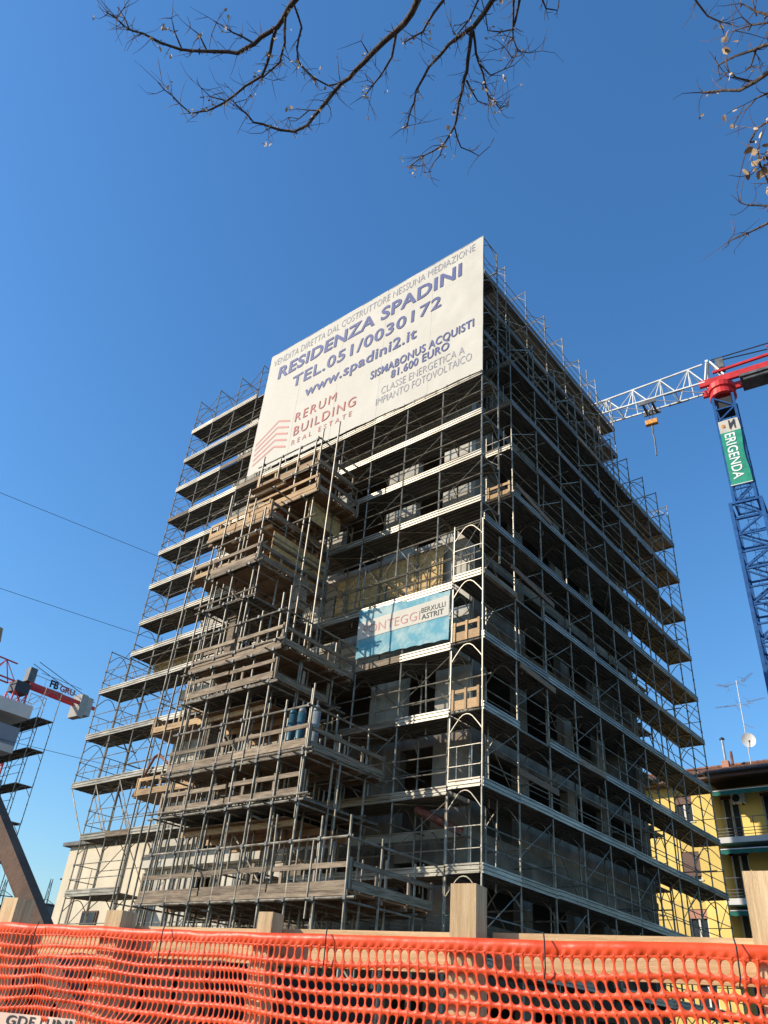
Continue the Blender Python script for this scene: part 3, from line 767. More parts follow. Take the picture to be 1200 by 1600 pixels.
letter(banner, 'RERUM', 9.74, 7.31, 23.62, 0.52, bv, M['ink_red'], spacing=1.25)
letter(banner, 'BUILDING', 9.68, 6.12, 22.80, 0.52, bv, M['ink_red'], spacing=1.2)
letter(banner, 'REAL ESTATE', 9.7, 6.27, 22.30, 0.27, bv, M['ink_rose'], spacing=1.7)
for q in range(5):
    f = q / 4
    pts = [(12.18 - .07 * f, 23.38 - 1.17 * f), (10.85, 24.22 - 1.48 * f), (10.08, 23.87 - 1.45 * f)]
    b = MB(); n = 10
    for (p0, p1) in ((pts[0], pts[1]), (pts[1], pts[2])):
        w = 0.055
        for i in range(n):
            a, c = i / n, (i + 1) / n
            ua, za = p0[0] + (p1[0] - p0[0]) * a, p0[1] + (p1[1] - p0[1]) * a
            uc, zc = p0[0] + (p1[0] - p0[0]) * c, p0[1] + (p1[1] - p0[1]) * c
            b.quad((bv - wr(ua, za) - .01, ua, za - w), (bv - wr(uc, zc) - .01, uc, zc - w), (bv - wr(uc, zc) - .01, uc, zc + w), (bv - wr(ua, za) - .01, ua, za + w))
    b.build('logo_line', M['ink_rose'], banner)
tb = thing('banner', 'sky blue mesh banner of the scaffolders hung between two decks near the corner', 'banner', CORNER, BROT)
TV = -0.075
sheet(4.72, 1.13, 11.42, 11.28, 13.12, 12.92, TV, 60, 24, 1.5, M['teal_net'], 'banner_sheet', tb, 0.03)
sheet(4.70, 1.15, 12.05, 12.08, 12.66, 12.74, TV - .012, 60, 10, 1.5, M['pvc'], 'white_band', tb)
letter(tb, 'PONTEGGI', 4.45, 2.22, 12.19, 0.31, TV, M['ink_rose'], amp=1.5, bold=-0.012, off=.021)
letter(tb, 'BERXULLI', 2.17, 1.28, 12.39, 0.17, TV, M['ink_black'], amp=1.5, off=.021)
letter(tb, 'ASTRIT', 2.15, 1.34, 12.16, 0.18, TV, M['ink_black'], amp=1.5, bold=.012, off=.021)

# ------------------------------------------------------------------ lattice helper
def lattice_section(w, h, r_ch, r_br, double=True, ladder=False, cross=False):
    b = MB(); c = w / 2
    cs = [(-c, -c), (c, -c), (c, c), (-c, c)]
    for x, y in cs: b.beam((x, y, 0), (x, y, h), r_ch, r_ch)
    for k in range(4):
        (x0, y0), (x1, y1) = cs[k], cs[(k + 1) % 4]
        b.beam((x0, y0, 0.03), (x1, y1, 0.03), r_br, r_br)
        b.beam((x0, y0, h / 2), (x1, y1, h / 2), r_br, r_br)
        b.beam((x0, y0, 0.03), (x1, y1, h / 2), r_br, r_br)
        b.beam((x1, y1, h / 2), (x0, y0, h), r_br, r_br)
    if ladder:
        for sx in (-.2, .2): b.beam((sx, -c * .55, 0), (sx, -c * .55, h), .035, .035)
        n = int(h / .35)
        for i in range(n): b.beam((-.2, -c * .55, i * .35), (.2, -c * .55, i * .35), .022, .022)
        for i in range(3):
            z = h * (i + .5) / 3
            b.tube([(-.35, -c * .55, z), (-.3, -c * .1, z), (0, c * .1, z), (.3, -c * .1, z), (.35, -c * .55, z)], .015, 4)
    if cross: b.beam((-c, -c, h * .5), (c, c, h * .5), r_br, r_br)
    return b

# ------------------------------------------------------------------ tower crane with the blue mast
cr = thing('tower_crane', 'tower crane with blue lattice mast and red turntable, white jib passing behind the block', 'crane', (22.5, 38.97, 0), math.atan2(.568, -.823))
lo = lattice_section(1.75, 2.35, .20, .10, ladder=True).mesh('mast_section', M['crane_blue'])
up = lattice_section(1.28, 2.2, .16, .085, ladder=True).mesh('mast_section', M['crane_blue'])
for i in range(13): inst('mast_section', lo, cr, (0, 0, i * 2.35))
for i in range(4): inst('mast_section', up, cr, (0, 0, 30.56 + i * 2.2))
cb_ = MB()
for s_ in (-1, 1): cb_.beam((-.98, s_ * .9, 30.48), (.98, s_ * .9, 30.48), .16, .14).beam((s_ * .9, -.8, 30.48), (s_ * .9, .8, 30.48), .16, .14)
cb_.build('mast_collar', M['crane_blue'], cr)
MB().box((-.5, -.5, 38.3), (.5, .5, 39.3)).build('top_casing', M['black'], cr)
MB().lathe([(.72, 39.52), (.86, 39.6), (.86, 39.85), (.78, 39.9), (.78, 40.15), (.9, 40.2), (.9, 40.62)], 20).build('turntable', M['red'], cr)
for y in (-.55, .55):
    MB().box((-13, y - .11, 40.65), (1.3, y + .11, 41.18)).build('counter_jib_girder', M['red'], cr)
    MB().beam((-8.0, y * .9, 42.0), (0.3, y * .9, 41.75), .16, .18).build('counter_jib_rail', M['red'], cr)
    MB().tube([(-11, y, 41.4), (-4.2, y * .6, 43.0), (.3, y * .2, 43.3)], .045, 6).build('pendant_bar', M['dark_steel'], cr)
MB().beam((-3.6, 0, 41.3), (-3.4, 0, 43.1), .12, .12).build('rail_post', M['red'], cr)
MB().box((-6.5, -.8, 40.42), (-1.3, .8, 40.62)).build('machinery_platform', M['crane_grey'], cr)
MB().box((-5.6, -.4, 40.0), (-3.0, .35, 40.41)).build('hoist_drum_box', M['dark_steel'], cr)
MB().tube([(-8.5, .62, 40.25), (-1.5, .62, 40.2)], .13, 10, True).build('slewing_cylinder', M['crane_grey'], cr)
MB().box((-12.8, -.75, 38.9), (-10.6, .75, 40.62)).build('counterweight', M['ballast'], cr)
MB().box((-.5, -.3, 42.2), (.0, .3, 43.1)).build('winch_motor', M['crane_grey'], cr)
# A-frame and white jib
for y in (-.5, .5):
    MB().beam((0.9, y, 40.9), (0.55, y * .25, 43.25), .15, .15).build('apex_leg', M['white_paint'], cr)
    MB().beam((-.4, y, 41.3), (0.35, y * .25, 43.2), .10, .10).build('apex_leg', M['white_paint'], cr)
MB().beam((.55, -.25, 43.25), (.55, .25, 43.25), .2, .2).build('apex_head', M['white_paint'], cr)
def jib(root, x0, x1, zb, zt0, zt1, n, w, m, r=.10, rb=.06):
    L = (x1 - x0) / n
    for i in range(n):
        a, c = x0 + i * L, x0 + (i + 1) * L
        h0 = zt0 + (zt1 - zt0) * i / n; h1 = zt0 + (zt1 - zt0) * (i + 1) / n
        b = MB()
        for y in (-w / 2, w / 2):
            b.beam((a, y, zb), (c, y, zb), r, r)
            b.beam((a, y, zb), ((a + c) / 2, 0, (h0 + h1) / 2), rb, rb)
            b.beam((c, y, zb), ((a + c) / 2, 0, (h0 + h1) / 2), rb, rb)
            b.beam(((a + c) / 2, y, zb), ((a + c) / 2, 0, (h0 + h1) / 2), rb, rb)
        b.beam((a, -w / 2, zb), (a, w / 2, zb), rb, rb)
        b.beam((a, -w / 2, zb), (c, w / 2, zb), rb * .8, rb * .8)
        b.beam((a, 0, h0), (c, 0, h1), r, r)
        b.build('jib_section', m, root)
jib(cr, 0.9, 24.9, 41.02, 43.25, 41.65, 12, 1.25, M['white_paint'])
for y in (-.62, .62): MB().beam((2.3, y, 40.93), (3.7, y, 40.93), .06, .05).build('cable_tray', M['dark_steel'], cr)
tr = MB()
tr.box((4.3, -.7, 40.62), (5.5, -.6, 40.9)); tr.box((4.3, .6, 40.62), (5.5, .7, 40.9)); tr.box((4.5, -.6, 40.66), (4.65, .6, 40.8)); tr.box((5.15, -.6, 40.66), (5.3, .6, 40.8))
tr.build('trolley', M['crane_grey'], cr)
for x in (4.72, 5.1): MB().tube([(x, 0, 40.7), (4.9 + (x - 4.9) * .6, 0, 39.7)], .03, 5).build('hoist_rope', M['dark_steel'], cr)
hb = MB().beam((4.5, 0, 39.38), (5.34, 0, 39.38), .3, .38)
ho = hb.build('hook_block', M['orange_paint'], cr)
for i in range(3): MB().beam((4.5 + i * .32, -.166, 39.22), (4.7 + i * .32, -.166, 39.54), .012, .1, up=(0, 1, 0)).build('hazard_stripe', M['ink_white'], ho)
for i in range(3): MB().beam((4.5 + i * .32, .166, 39.22), (4.7 + i * .32, .166, 39.54), .012, .1, up=(0, 1, 0)).build('hazard_stripe', M['ink_white'], ho)
MB().tube([(4.92, 0, 39.15), (4.9, 0, 38.8), (4.96, 0, 38.4), (4.88, 0, 37.9), (4.92, 0, 36.4)], .055, 6, True).build('lifting_chain', M['crane_grey'], cr)

# green banner on the mast, lettering running down
eb = thing('banner', 'narrow green banner with white lettering running down the blue crane mast', 'banner', (22.5, 38.97, 0), math.atan2(.568, -.823))
def ewr(x, z): return 0.05 * noise.noise(Vector((x * 1.5, z * .9, 3))) + .02 * noise.noise(Vector((x * 5, z * 3, 9)))
def esheet(x0, x1, z0, z1, y, nx, nz, m, name):
    b = MB()
    for j in range(nz + 1):
        for i in range(nx + 1):
            x = x0 + (x1 - x0) * i / nx; z = z0 + (z1 - z0) * j / nz
            xx = x + .05 * math.sin(z * 1.7) * (1 if i == 0 else 0)
            b.v.append((xx, y + ewr(x, z), z))
    for j in range(nz):
        for i in range(nx):
            k = j * (nx + 1) + i
            b.f.append((k + 1, k, k + nx + 1, k + nx + 2))
    b.build(name, m, eb, smooth=True)
EY = .80
esheet(-.62, .60, 31.9, 36.1, EY, 6, 20, M['green_pvc'], 'banner_sheet')
esheet(-.62, .60, 36.1, 37.1, EY, 6, 5, M['pvc'], 'logo_field')
MB().tube([(-.66, EY, 31.88), (.64, EY, 31.88)], .035, 5).build('bottom_rail', M['ink_white'], eb)
me = text_mesh('ERIGENDA', 3.65, .62, M['ink_white'], bold=.012, spacing=1.05)
for p in me.vertices:
    x, y = p.co.x, p.co.y
    xx, zz = .36 - y, 35.95 - x
    p.co = (xx, EY + ewr(xx, zz) + .025, zz)
inst('lettering', me, eb)
for k, (x0, x1, z0, z1) in enumerate(((.25, .42, 36.5, 36.75), (-.1, -.02, 36.25, 37.0), (-.4, -.32, 36.25, 37.0))):
    b = MB(); b.quad((x1, EY + .05, z0), (x0, EY + .05, z0), (x0, EY + .05, z1), (x1, EY + .05, z1)); b.build('logo_mark', M['orange_paint'] if k == 0 else M['ink_black'], eb)
b = MB(); b.quad((-.02, EY + .05, 36.6), (-.1, EY + .05, 36.35), (-.32, EY + .05, 36.75), (-.4, EY + .05, 37.0)); b.build('logo_mark', M['ink_black'], eb)

# ------------------------------------------------------------------ small red crane at the far left
c2 = thing('tower_crane', 'small red tower crane above the pale block at far left, grey counterweight at its tail', 'crane', (-29.0, 63.7, 0), R(51.5))
ms = lattice_section(1.15, 2.3, .12, .06).mesh('mast_section', M['red'])
for i in range(10): inst('mast_section', ms, c2, (0, 0, i * 2.3))
MB().box((-.6, -.55, 23.0), (.7, .55, 23.9)).build('slewing_head', M['dark_steel'], c2)
MB().box((.3, -.35, 24.2), (.95, .35, 25.4)).build('control_cabinet', M['crane_grey'], c2)
for y in (-.45, .45):
    MB().beam((.6, y, 24.0), (7.2, y, 24.0), .13, .30).build('counter_jib_girder', M['red'], c2)
    MB().tube([(.8, y, 26.0), (7.0, y, 24.5)], .03, 5).build('pendant_bar', M['dark_steel'], c2)
    MB().tube([(1.3, y, 25.2), (5.4, y, 25.2)], .025, 4).build('handrail', M['alu'], c2)
for i in range(5): MB().tube([(1.4 + i, .45, 24.1), (1.4 + i, .45, 25.2)], .02, 4).build('handrail_post', M['alu'], c2)
MB().box((5.5, -.7, 22.8), (6.1, .7, 24.8)).build('counterweight', M['ballast'], c2)
MB().box((6.12, -.7, 23.1), (6.7, .7, 24.7)).build('counterweight', M['ballast'], c2)
me = text_mesh('FB', .85, .6, M['ink_black'], bold=.05)
me2 = text_mesh('GRU', 1.5, .5, M['ink_red'], bold=.04)
for m_, x0 in ((me, 2.3), (me2, 3.3)):
    for p in m_.vertices: p.co = (x0 + p.co.x, -.5, 24.35 + p.co.y)
    inst('lettering', m_, c2)
jibs = MB()
for i in range(12):
    a, c = -.8 - i * 2.0, -2.8 - i * 2.0
    b = MB()
    for y in (-.5, .5):
        b.beam((a, y, 23.7), (c, y, 23.7), .11, .11); b.beam((a, y, 23.7), ((a + c) / 2, 0, 25.3), .06, .06); b.beam((c, y, 23.7), ((a + c) / 2, 0, 25.3), .06, .06)
    b.beam((a, 0, 25.3), (c, 0, 25.3), .1, .1); b.beam((a, -.5, 23.7), (a, .5, 23.7), .06, .06)
    b.build('jib_section', M['red'], c2)

# ------------------------------------------------------------------ pale block at far left with its own scaffolding
pb_loc = (-19.7, 45.96, 0)
pb = thing('apartment_building', 'pale apartment building with glazed balconies at the far left edge', 'building', pb_loc, BROT)
MB().box((-11, 1.2, 0), (-1.2, 11.5, 15.54)).build('wall', M['taupe'], pb)
MB().box((-11.6, -.05, 15.545), (0.0, 12, 16.3)).build('roof', M['white_wall'], pb)
for k in range(5):
    z = 13.85 - 2.95 * k
    if z < 0: continue
    MB().box((-11.3, 0, z - .4), (-.3, 1.19, z)).build('balcony_slab', M['white_wall'], pb)
    MB().box((-11.3, .02, z + .003), (-.3, .05, z + 1.05)).build('balcony_glass', M['glass_blue'], pb)
    MB().box((-.33, .06, z + .003), (-.3, 1.19, z + 1.05)).build('balcony_glass', M['glass_blue'], pb)
    for a in (-4.5, -8.5):
        w = MB().box((a, 1.15, z + .01), (a + 1.6, 1.197, z + 2.3)).build('window', M['glass'], pb)
        MB().box((a + .77, 1.13, z + .01), (a + .83, 1.149, z + 2.3)).build('frame', M['frame_white'], w)
ps = thing('scaffolding', 'distant scaffolding standing against the end of the pale apartment building', 'scaffolding', pb_loc, BROT)
run(ps, 'u', (.35, 7.0), [0, 1.8, 3.6, 5.4, 7.2], [2.0, 4.0, 6.0, 8.0, 10.0, 12.0, 14.0, 15.8], top=17.6, base=0.05, toe=False)

# ------------------------------------------------------------------ cream plastered neighbour left of the block
cb = thing('house', 'low cream plastered building with dark cornice behind the foot of the left scaffolding', 'building', CORNER, BROT)
MB().box((3.0, 16.0, 0), (13, 23.7, 7.62)).build('wall', M['cream'], cb)
MB().box((2.75, 15.8, 7.625), (13.2, 24.0, 7.78)).build('cornice', M['crane_grey'], cb)
for u in (20.8, 17.6):
    w = MB().box((2.93, u - .55, 3.4), (2.997, u + .55, 5.0)).build('window', M['frame_brown'], cb)
    MB().box((2.90, u - .48, 3.46), (2.927, u + .48, 4.94)).build('pane', M['glass'], w)
for u in (19.2, 22.4):
    MB().tube([(2.92, u, 0), (2.92, u, 7.6)], .05, 8).build('downpipe', M['taupe'], cb)

# ------------------------------------------------------------------ yellow house seen through the right end of the scaffolding
yh = thing('house', 'yellow apartment house with green awnings and tiled roof at lower right', 'building', CORNER, BROT)
FV, RV = 30.0, 31.4
# flush part with window openings
wins = [(5.2, 6.2), (8.0, 9.0), (10.8, 11.8)]
zs = [0, 3.1, 6.2, 9.1, 12.15, 15.15]
for k in range(5):
    z0, z1 = zs[k], zs[k + 1]
    a = 4.05
    for (p, q) in wins:
        MB().box((FV, a, z0), (FV + .3, p, z1)).build('wall', M['yellow'], yh)
        MB().box((FV, p, z0), (FV + .3, q, z0 + 1.0)).build('wall', M['yellow'], yh)
        MB().box((FV, p, z0 + 2.45), (FV + .3, q, z1)).build('wall', M['yellow'], yh)
        w = MB().box((FV + .16, p, z0 + 1.0), (FV + .2, q, z0 + 2.45)).build('window', M['glass'], yh)
        for (y0, y1, zz0, zz1) in ((p, p + .07, z0 + 1.0, z0 + 2.45), (q - .07, q, z0 + 1.0, z0 + 2.45), ((p + q) / 2 - .05, (p + q) / 2 + .05, z0 + 1.0, z0 + 2.45)):
            MB().box((FV + .11, y0, zz0), (FV + .159, y1, zz1)).build('frame', M['frame_white'], w)
        MB().box((FV - .05, p - .08, z0 + .93), (FV - .002, q + .08, z0 + 1.0)).build('sill', M['white_wall'], w)
        MB().box((FV + .04, p + .01, z0 + 2.0 if k != 3 else z0 + 1.2), (FV + .09, q - .01, z0 + 2.44)).build('roller_shutter', M['frame_brown'] if k > 2 else M['shutter'], w)
        a = q
    MB().box((FV, a, z0), (FV + .3, 14, z1)).build('wall', M['yellow'], yh)
MB().box((FV + .301, 13.7, 0), (41, 14, 15.15)).build('wall', M['yellow'], yh)
MB().box((FV + .301, 4.05, 0), (RV + .299, 4.3, 15.15)).build('wall', M['yellow'], yh)
# recessed part behind the balconies
for k in range(5):
    z0, z1 = zs[k], zs[k + 1]
    a = 4.048
    for (p, q) in ((3.95, 3.0), (1.75, .1), (-2.2, -3.6)):
        MB().box((RV, p, z0), (RV + .3, a, z1)).build('wall', M['yellow'], yh)
        MB().box((RV, q, z0 + 2.5), (RV + .3, p, z1)).build('wall', M['yellow'], yh)
        w = MB().box((RV + .14, q, z0), (RV + .18, p, z0 + 2.5)).build('window', M['glass'], yh)
        for (y0, y1) in ((q, q + .08), (p - .08, p), ((p + q) / 2 - .06, (p + q) / 2 + .06)):
            MB().box((RV + .08, y0, z0 + .02), (RV + .139, y1, z0 + 2.5)).build('frame', M['frame_white'], w)
        MB().box((RV - .04, q - .04, z0 + 2.38), (RV - .003, p + .04, z0 + 2.56)).build('shutter_box', M['frame_brown'], w)
        a = q
    MB().box((RV, -8, z0), (RV + .3, a, z1)).build('wall', M['yellow'], yh)
for z in zs[2:5]:
    bl = MB().box((FV - .15, -8, z - .3), (RV - .002, 4.046, z)).build('balcony', M['white_wall'], yh)
    rl = MB()
    for zz in (.12, .28, .44, 1.0): rl.beam((FV - .1, -8, z + zz), (FV - .1, 4.0, z + zz), .03, .03)
    for i in range(13): rl.beam((FV - .1, 3.98 - i * 1.0, z), (FV - .1, 3.98 - i * 1.0, z + 1.0), .035, .035)
    rl.build('railing', M['crane_grey'], bl)
for z in (14.8, 11.72, 8.72):
    aw = MB()
    n = 40
    for i in range(n):
        u0 = 3.9 - i * .3; u1 = u0 - .3
        aw.quad((FV - .35, u0, z - .25), (FV - .35, u1, z - .25), (RV - .1, u1, z + .05), (RV - .1, u0, z + .05))
        d = .06 if i % 2 else .0
        aw.quad((FV - .36, u0, z - .25), (FV - .36, u0, z - .5 + .06 - d), (FV - .36, u1, z - .5 + d), (FV - .36, u1, z - .25))
    aw.build('awning', M['green'], yh)
    MB().tube([(FV - .37, 3.9, z - .24), (FV - .37, -8, z - .24)], .03, 6).build('awning_bar', M['frame_white'], yh)
MB().box((FV - .9, -8.6, 15.16), (41.5, 14.6, 15.45)).build('eave', M['frame_brown'], yh)
MB().tube([(FV - .98, -8.6, 15.42), (FV - .98, 14.6, 15.42)], .08, 8).build('gutter', M['dark_steel'], yh)
rf = MB()   # rows of barrel tiles
nrow, w = 14, .22
for rrow in range(nrow):
    va = FV - 1.0 + rrow * 6.2 / nrow; vb = va + 6.2 / nrow + .06
    za = 15.48 + rrow * 2.0 / nrow; zb_ = za + 2.0 / nrow - .015
    u = -8.6
    while u < 14.6:
        j = rnd(-.012, .012)
        rf.quad((va, u, za + j), (va, u + w * .5, za + .09 + j), (vb, u + w * .5, zb_ + .09), (vb, u, zb_))
        rf.quad((va, u + w * .5, za + .09 + j), (va, u + w, za + j), (vb, u + w, zb_), (vb, u + w * .5, zb_ + .09))
        rf.quad((va, u, za - .03), (va, u + w, za - .03), (va, u + w, za + j), (va, u + w * .5, za + .09 + j))
        u += w
ro = rf.build('roof_tiles', M['tile'], yh); ro['kind'] = 'stuff'
rt = MB()
for i in range(58): rt.tube([(FV + 5.2, -8.6 + i * .4, 17.56), (FV + 5.2, -8.2 + i * .4 + .03, 17.6)], .12, 6, True)
q_ = rt.build('ridge_tiles', M['tile'], yh); q_['kind'] = 'stuff'
MB().box((FV + 5.3, -8.6, 15.46), (41.5, 14.6, 17.4)).build('rear_roof', M['tile'], yh)
ch = MB().box((33.9, 3.95, 16.6), (34.3, 4.35, 17.55)).build('chimney', M['shutter'], yh)
MB().tube([(34.1, 4.15, 17.55), (34.1, 4.15, 18.9)], .1, 10, True).build('flue', M['steel_clean'], ch)
MB().lathe([(.16, 18.9), (.16, 18.98), (.05, 19.06)], 10, (34.1, 4.15, 0)).build('flue_cap', M['dark_steel'], ch)
MB().tube([(34.1, 3.75, 17.3), (34.1, 3.75, 18.1)], .09, 8, True).build('vent_pipe', M['tile'], yh)
ac = thing('air_conditioner', 'white air conditioning unit on the yellow wall beside a window', 'air conditioner', CORNER, BROT)
MB().box((RV - .36, 2.55, 14.2), (RV - .04, 3.3, 14.75)).build('casing', M['frame_white'], ac)
MB().lathe([(.21, 0), (.21, .012), (.17, .016)], 16).build('fan_grille', M['dark_steel'], ac, loc=(RV - .36, 3.02, 14.47)).rotation_euler = (0, -math.pi / 2, 0)
MB().box((RV - .3, 2.7, 14.14), (RV - .003, 2.75, 14.197)).build('bracket', M['dark_steel'], ac)
MB().box((RV - .3, 3.1, 14.14), (RV - .003, 3.15, 14.197)).build('bracket', M['dark_steel'], ac)

an = thing('tv_antenna', 'tall thin tv aerial mast with several antennas on the tiled roof', 'antenna', CORNER + Matrix.Rotation(BROT, 3, 'Z') @ Vector((34.0, 2.66, 16.6)), BROT)
MB().tube([(0, 0, 0), (0, -.05, 5.95)], .03, 6).build('mast', M['alu'], an)
def yagi(x0, z, n, dirv, L, el, name='yagi'):
    b = MB(); d = Vector(dirv).normalized(); s = Vector((0, 0, 1)).cross(d)
    p0 = Vector((0, x0, z)); b.tube([p0 - d * L * .25, p0 + d * L * .75], .014, 4)
    for i in range(n):
        p = p0 + d * L * (-.2 + .9 * i / (n - 1)); b.tube([p - s * el * (1 - .4 * i / n), p + s * el * (1 - .4 * i / n)], .013, 4)
    for k in (-1, 1):
        b.tube([p0 - d * L * .22 + Vector((0, 0, .02)), p0 - d * L * .3 + Vector((0, 0, .25 * k))], .01, 4)
        b.tube([p0 - d * L * .3 + Vector((0, 0, .25 * k)) - s * .35, p0 - d * L * .3 + Vector((0, 0, .25 * k)) + s * .35], .01, 4)
    b.build(name, M['alu'], an)
MB().tube([(0, .75, 5.7), (0, -.6, 5.85)], .02, 5).build('cross_arm', M['alu'], an)
MB().tube([(0, 1.0, 4.35), (0, -.8, 4.3)], .02, 5).build('cross_arm', M['alu'], an)
yagi(.7, 5.7, 7, (-.8, .6, 0), .8, .22); yagi(-.6, 5.95, 7, (-.5, -1, .35), .9, .2)
yagi(.55, 4.35, 9, (-.1, 1, 0), 1.3, .2); yagi(-.75, 4.45, 10, (-.2, -1, 0), 1.2, .16)
MB().tube([(0, 0, 3.1), (0, -.6, 2.7)], .015, 4).build('stay', M['alu'], an)
ds = thing('satellite_dish', 'round off-white satellite dish on the foot of the tv aerial', 'satellite dish', CORNER + Matrix.Rotation(BROT, 3, 'Z') @ Vector((33.85, 2.5, 18.55)), BROT + R(200))
b = MB()
for k in range(6):
    rr = .42 * k / 5
    for q in range(20):
        a = 2 * math.pi * q / 20; b.v.append((.2 * (rr / .42) ** 2 * .5, rr * math.cos(a), rr * math.sin(a) * 1.08))
for k in range(5):
    for q in range(20):
        b.f.append((k * 20 + q, k * 20 + (q + 1) % 20, (k + 1) * 20 + (q + 1) % 20, (k + 1) * 20 + q))
b.build('dish', M['frame_white'], ds, smooth=True)
MB().tube([(.1, 0, -.5), (.5, 0, -.25)], .02, 5).build('feed_arm', M['dark_steel'], ds)
MB().lathe([(.05, 0), (.05, .12)], 8, (.5, 0, -.27)).build('feed_horn', M['dark_steel'], ds)
MB().tube([(0, 0, 0), (-.15, .1, -.1)], .03, 5).build('bracket', M['alu'], ds)

# ------------------------------------------------------------------ sheds, pylons and wires far left
for (x, y, rr, lab) in ((-34.5, 78.0, 8.9, 'grey barrel roofed shed behind the leaning beams, left one'), (-28.4, 84.0, 9.0, 'grey barrel roofed shed by the cream building, right one')):
    t = thing('shed', lab, 'shed', (x, y, 0), R(25), 'barrel roofed sheds')
    b = MB(); n = 24
    for yy in (0, 26):
        for i in range(n + 1):
            a = math.pi * i / n; b.v.append((rr * math.cos(a), yy, .7 + rr * math.sin(a)))
    for i in range(n): b.f.append((i, i + 1, n + 1 + i + 1, n + 1 + i))
    b.f.append(tuple(range(n + 1))); b.build('barrel_roof', M['shed'], t)
    for i in range(9): MB().tube([((rr + .05) * math.cos(math.pi * q / 16), i * 3.2, .7 + (rr + .05) * math.sin(math.pi * q / 16)) for q in range(17)], .09, 4).build('roof_rib', M['crane_grey'], t)
    MB().box((-2, -.06, 0), (2, -.003, 3.4)).build('door', M['dark_steel'], t)
pylab = ['distant lattice pylon left of the leaning beams', 'distant lattice pylon right of the leaning beams', 'slim distant pole beside the cream building']
for k, (az, d, h) in enumerate(((-21.45, 290, 33.5), (-18.9, 300, 36.5), (-18.25, 310, 38.0))):
    t = thing('pylon', pylab[k], 'pylon', (d * math.sin(R(az)), d * math.cos(R(az)), 0), R(20))
    b = MB()
    if k < 2:
        lv = [(2.6, 0), (2.0, 8), (1.5, 15), (1.0, 21), (.7, 26), (.3, h)]
        for (w0, z0), (w1, z1) in zip(lv, lv[1:]):
            c0 = [(-w0, -w0), (w0, -w0), (w0, w0), (-w0, w0)]; c1 = [(-w1, -w1), (w1, -w1), (w1, w1), (-w1, w1)]
            for q in range(4):
                b.beam((*c0[q], z0), (*c1[q], z1), .22, .22); b.beam((*c0[q], z0), (*c1[(q + 1) % 4], z1), .13, .13); b.beam((*c0[(q + 1) % 4], z0), (*c1[q], z1), .13, .13)
        b.build('tower', M['crane_grey'], t)
        for z, w in ((21, 5.2), (25, 4.2), (29, 3.2)):
            MB().beam((-w, 0, z), (w, 0, z), .25, .25).beam((-w, 0, z), (0, 0, z + 1.6), .15, .15).beam((w, 0, z), (0, 0, z + 1.6), .15, .15).build('cross_arm', M['crane_grey'], t)
    else:
        MB().tube([(0, 0, 0), (0, 0, h)], .35, 6, r1=.2).build('pole', M['crane_grey'], t)
        MB().beam((-1, 0, h), (1, 0, h), .5, .5).build('head', M['crane_grey'], t)
wl = ['uppermost overhead wire crossing the sky at left', 'middle overhead wire crossing the sky at left', 'lowest overhead wire crossing the sky at left']
for k, (p, q) in enumerate((((-21.2, 36.25, 24.9), (-13.6, 41.85, 24.96)), ((-20.57, 38.9, 20.4), (-14.2, 43.75, 20.6)), ((-19.1, 46.2, 14.05), (-16.9, 48.1, 14.15)))):
    p, q = Vector(p), Vector(q); d = (q - p).normalized()
    pts = []
    for i in range(25):
        x = -45 + i * 3.3; pts.append(p + d * x + Vector((0, 0, .0004 * (x - 5) ** 2)))
    tag(MB().tube(pts, .014, 5).build('overhead_wire', M['dark_steel']), wl[k], 'wire')

# ------------------------------------------------------------------ hoarding fence with the orange net
F_LOC, F_RZ = (1.362, 2.214, 0), R(-31.6)
fence = thing('fence', 'timber post and plank site fence along the bottom of the view', 'fence', F_LOC, F_RZ)
posts = [(-4.9, .09, 1.98), (-4.1, .075, 1.96), (-3.32, .095, 1.992), (-2.667, .088, 1.947), (-1.913, .064, 1.947), (-1.137, .09, 2.036), (-.24, .10, 2.062), (.55, .09, 2.0), (1.35, .09, 1.98)]
for s, w, zt in posts:
    b = MB().box((s - w / 2, -.052, 0), (s + w / 2, -.052 + max(.07, w), zt))
    b.build('post', M['post_wood'], fence)
def plank(a, c, z0, z1, y=0.045):
    MB().box((a, y, z0), (c, y + .03, z1)).build('plank', M['fence_wood'], fence)
plank(-6, -4.12, 1.785, 1.902); plank(-4.115, -2.668, 1.785, 1.902); plank(-2.664, -1.90, 1.79, 1.903); plank(-1.896, -1.185, 1.788, 1.905); plank(-1.075, 1.6, 1.79, 1.907)
plank(-6, -3.3, 1.44, 1.60); plank(-3.295, -1.3, 1.42, 1.565); plank(-1.28, 1.6, 1.38, 1.53)
plank(-6, -2.6, .75, .9); plank(-2.59, 1.6, .74, .89)
for s in (-1.62, -.86, -.335, -2.35, -3.05):
    MB().tube([(s, -.088, 1.895), (s + .006, -.10, 1.87), (s + .004, -.095, 1.80), (s - .004, -.085, 1.775)], .0022, 5).build('cable_tie', M['black'], fence)
net_o = thing('safety_net', 'orange plastic safety net with oval holes stretched along the timber fence', 'net', F_LOC, F_RZ)
nb = MB()
PX, PZ = .0312, .0435
HX, HZ = .0126, .0146
c0, c1 = int(-6.3 / PX), int(1.5 / PX)
rows = 19
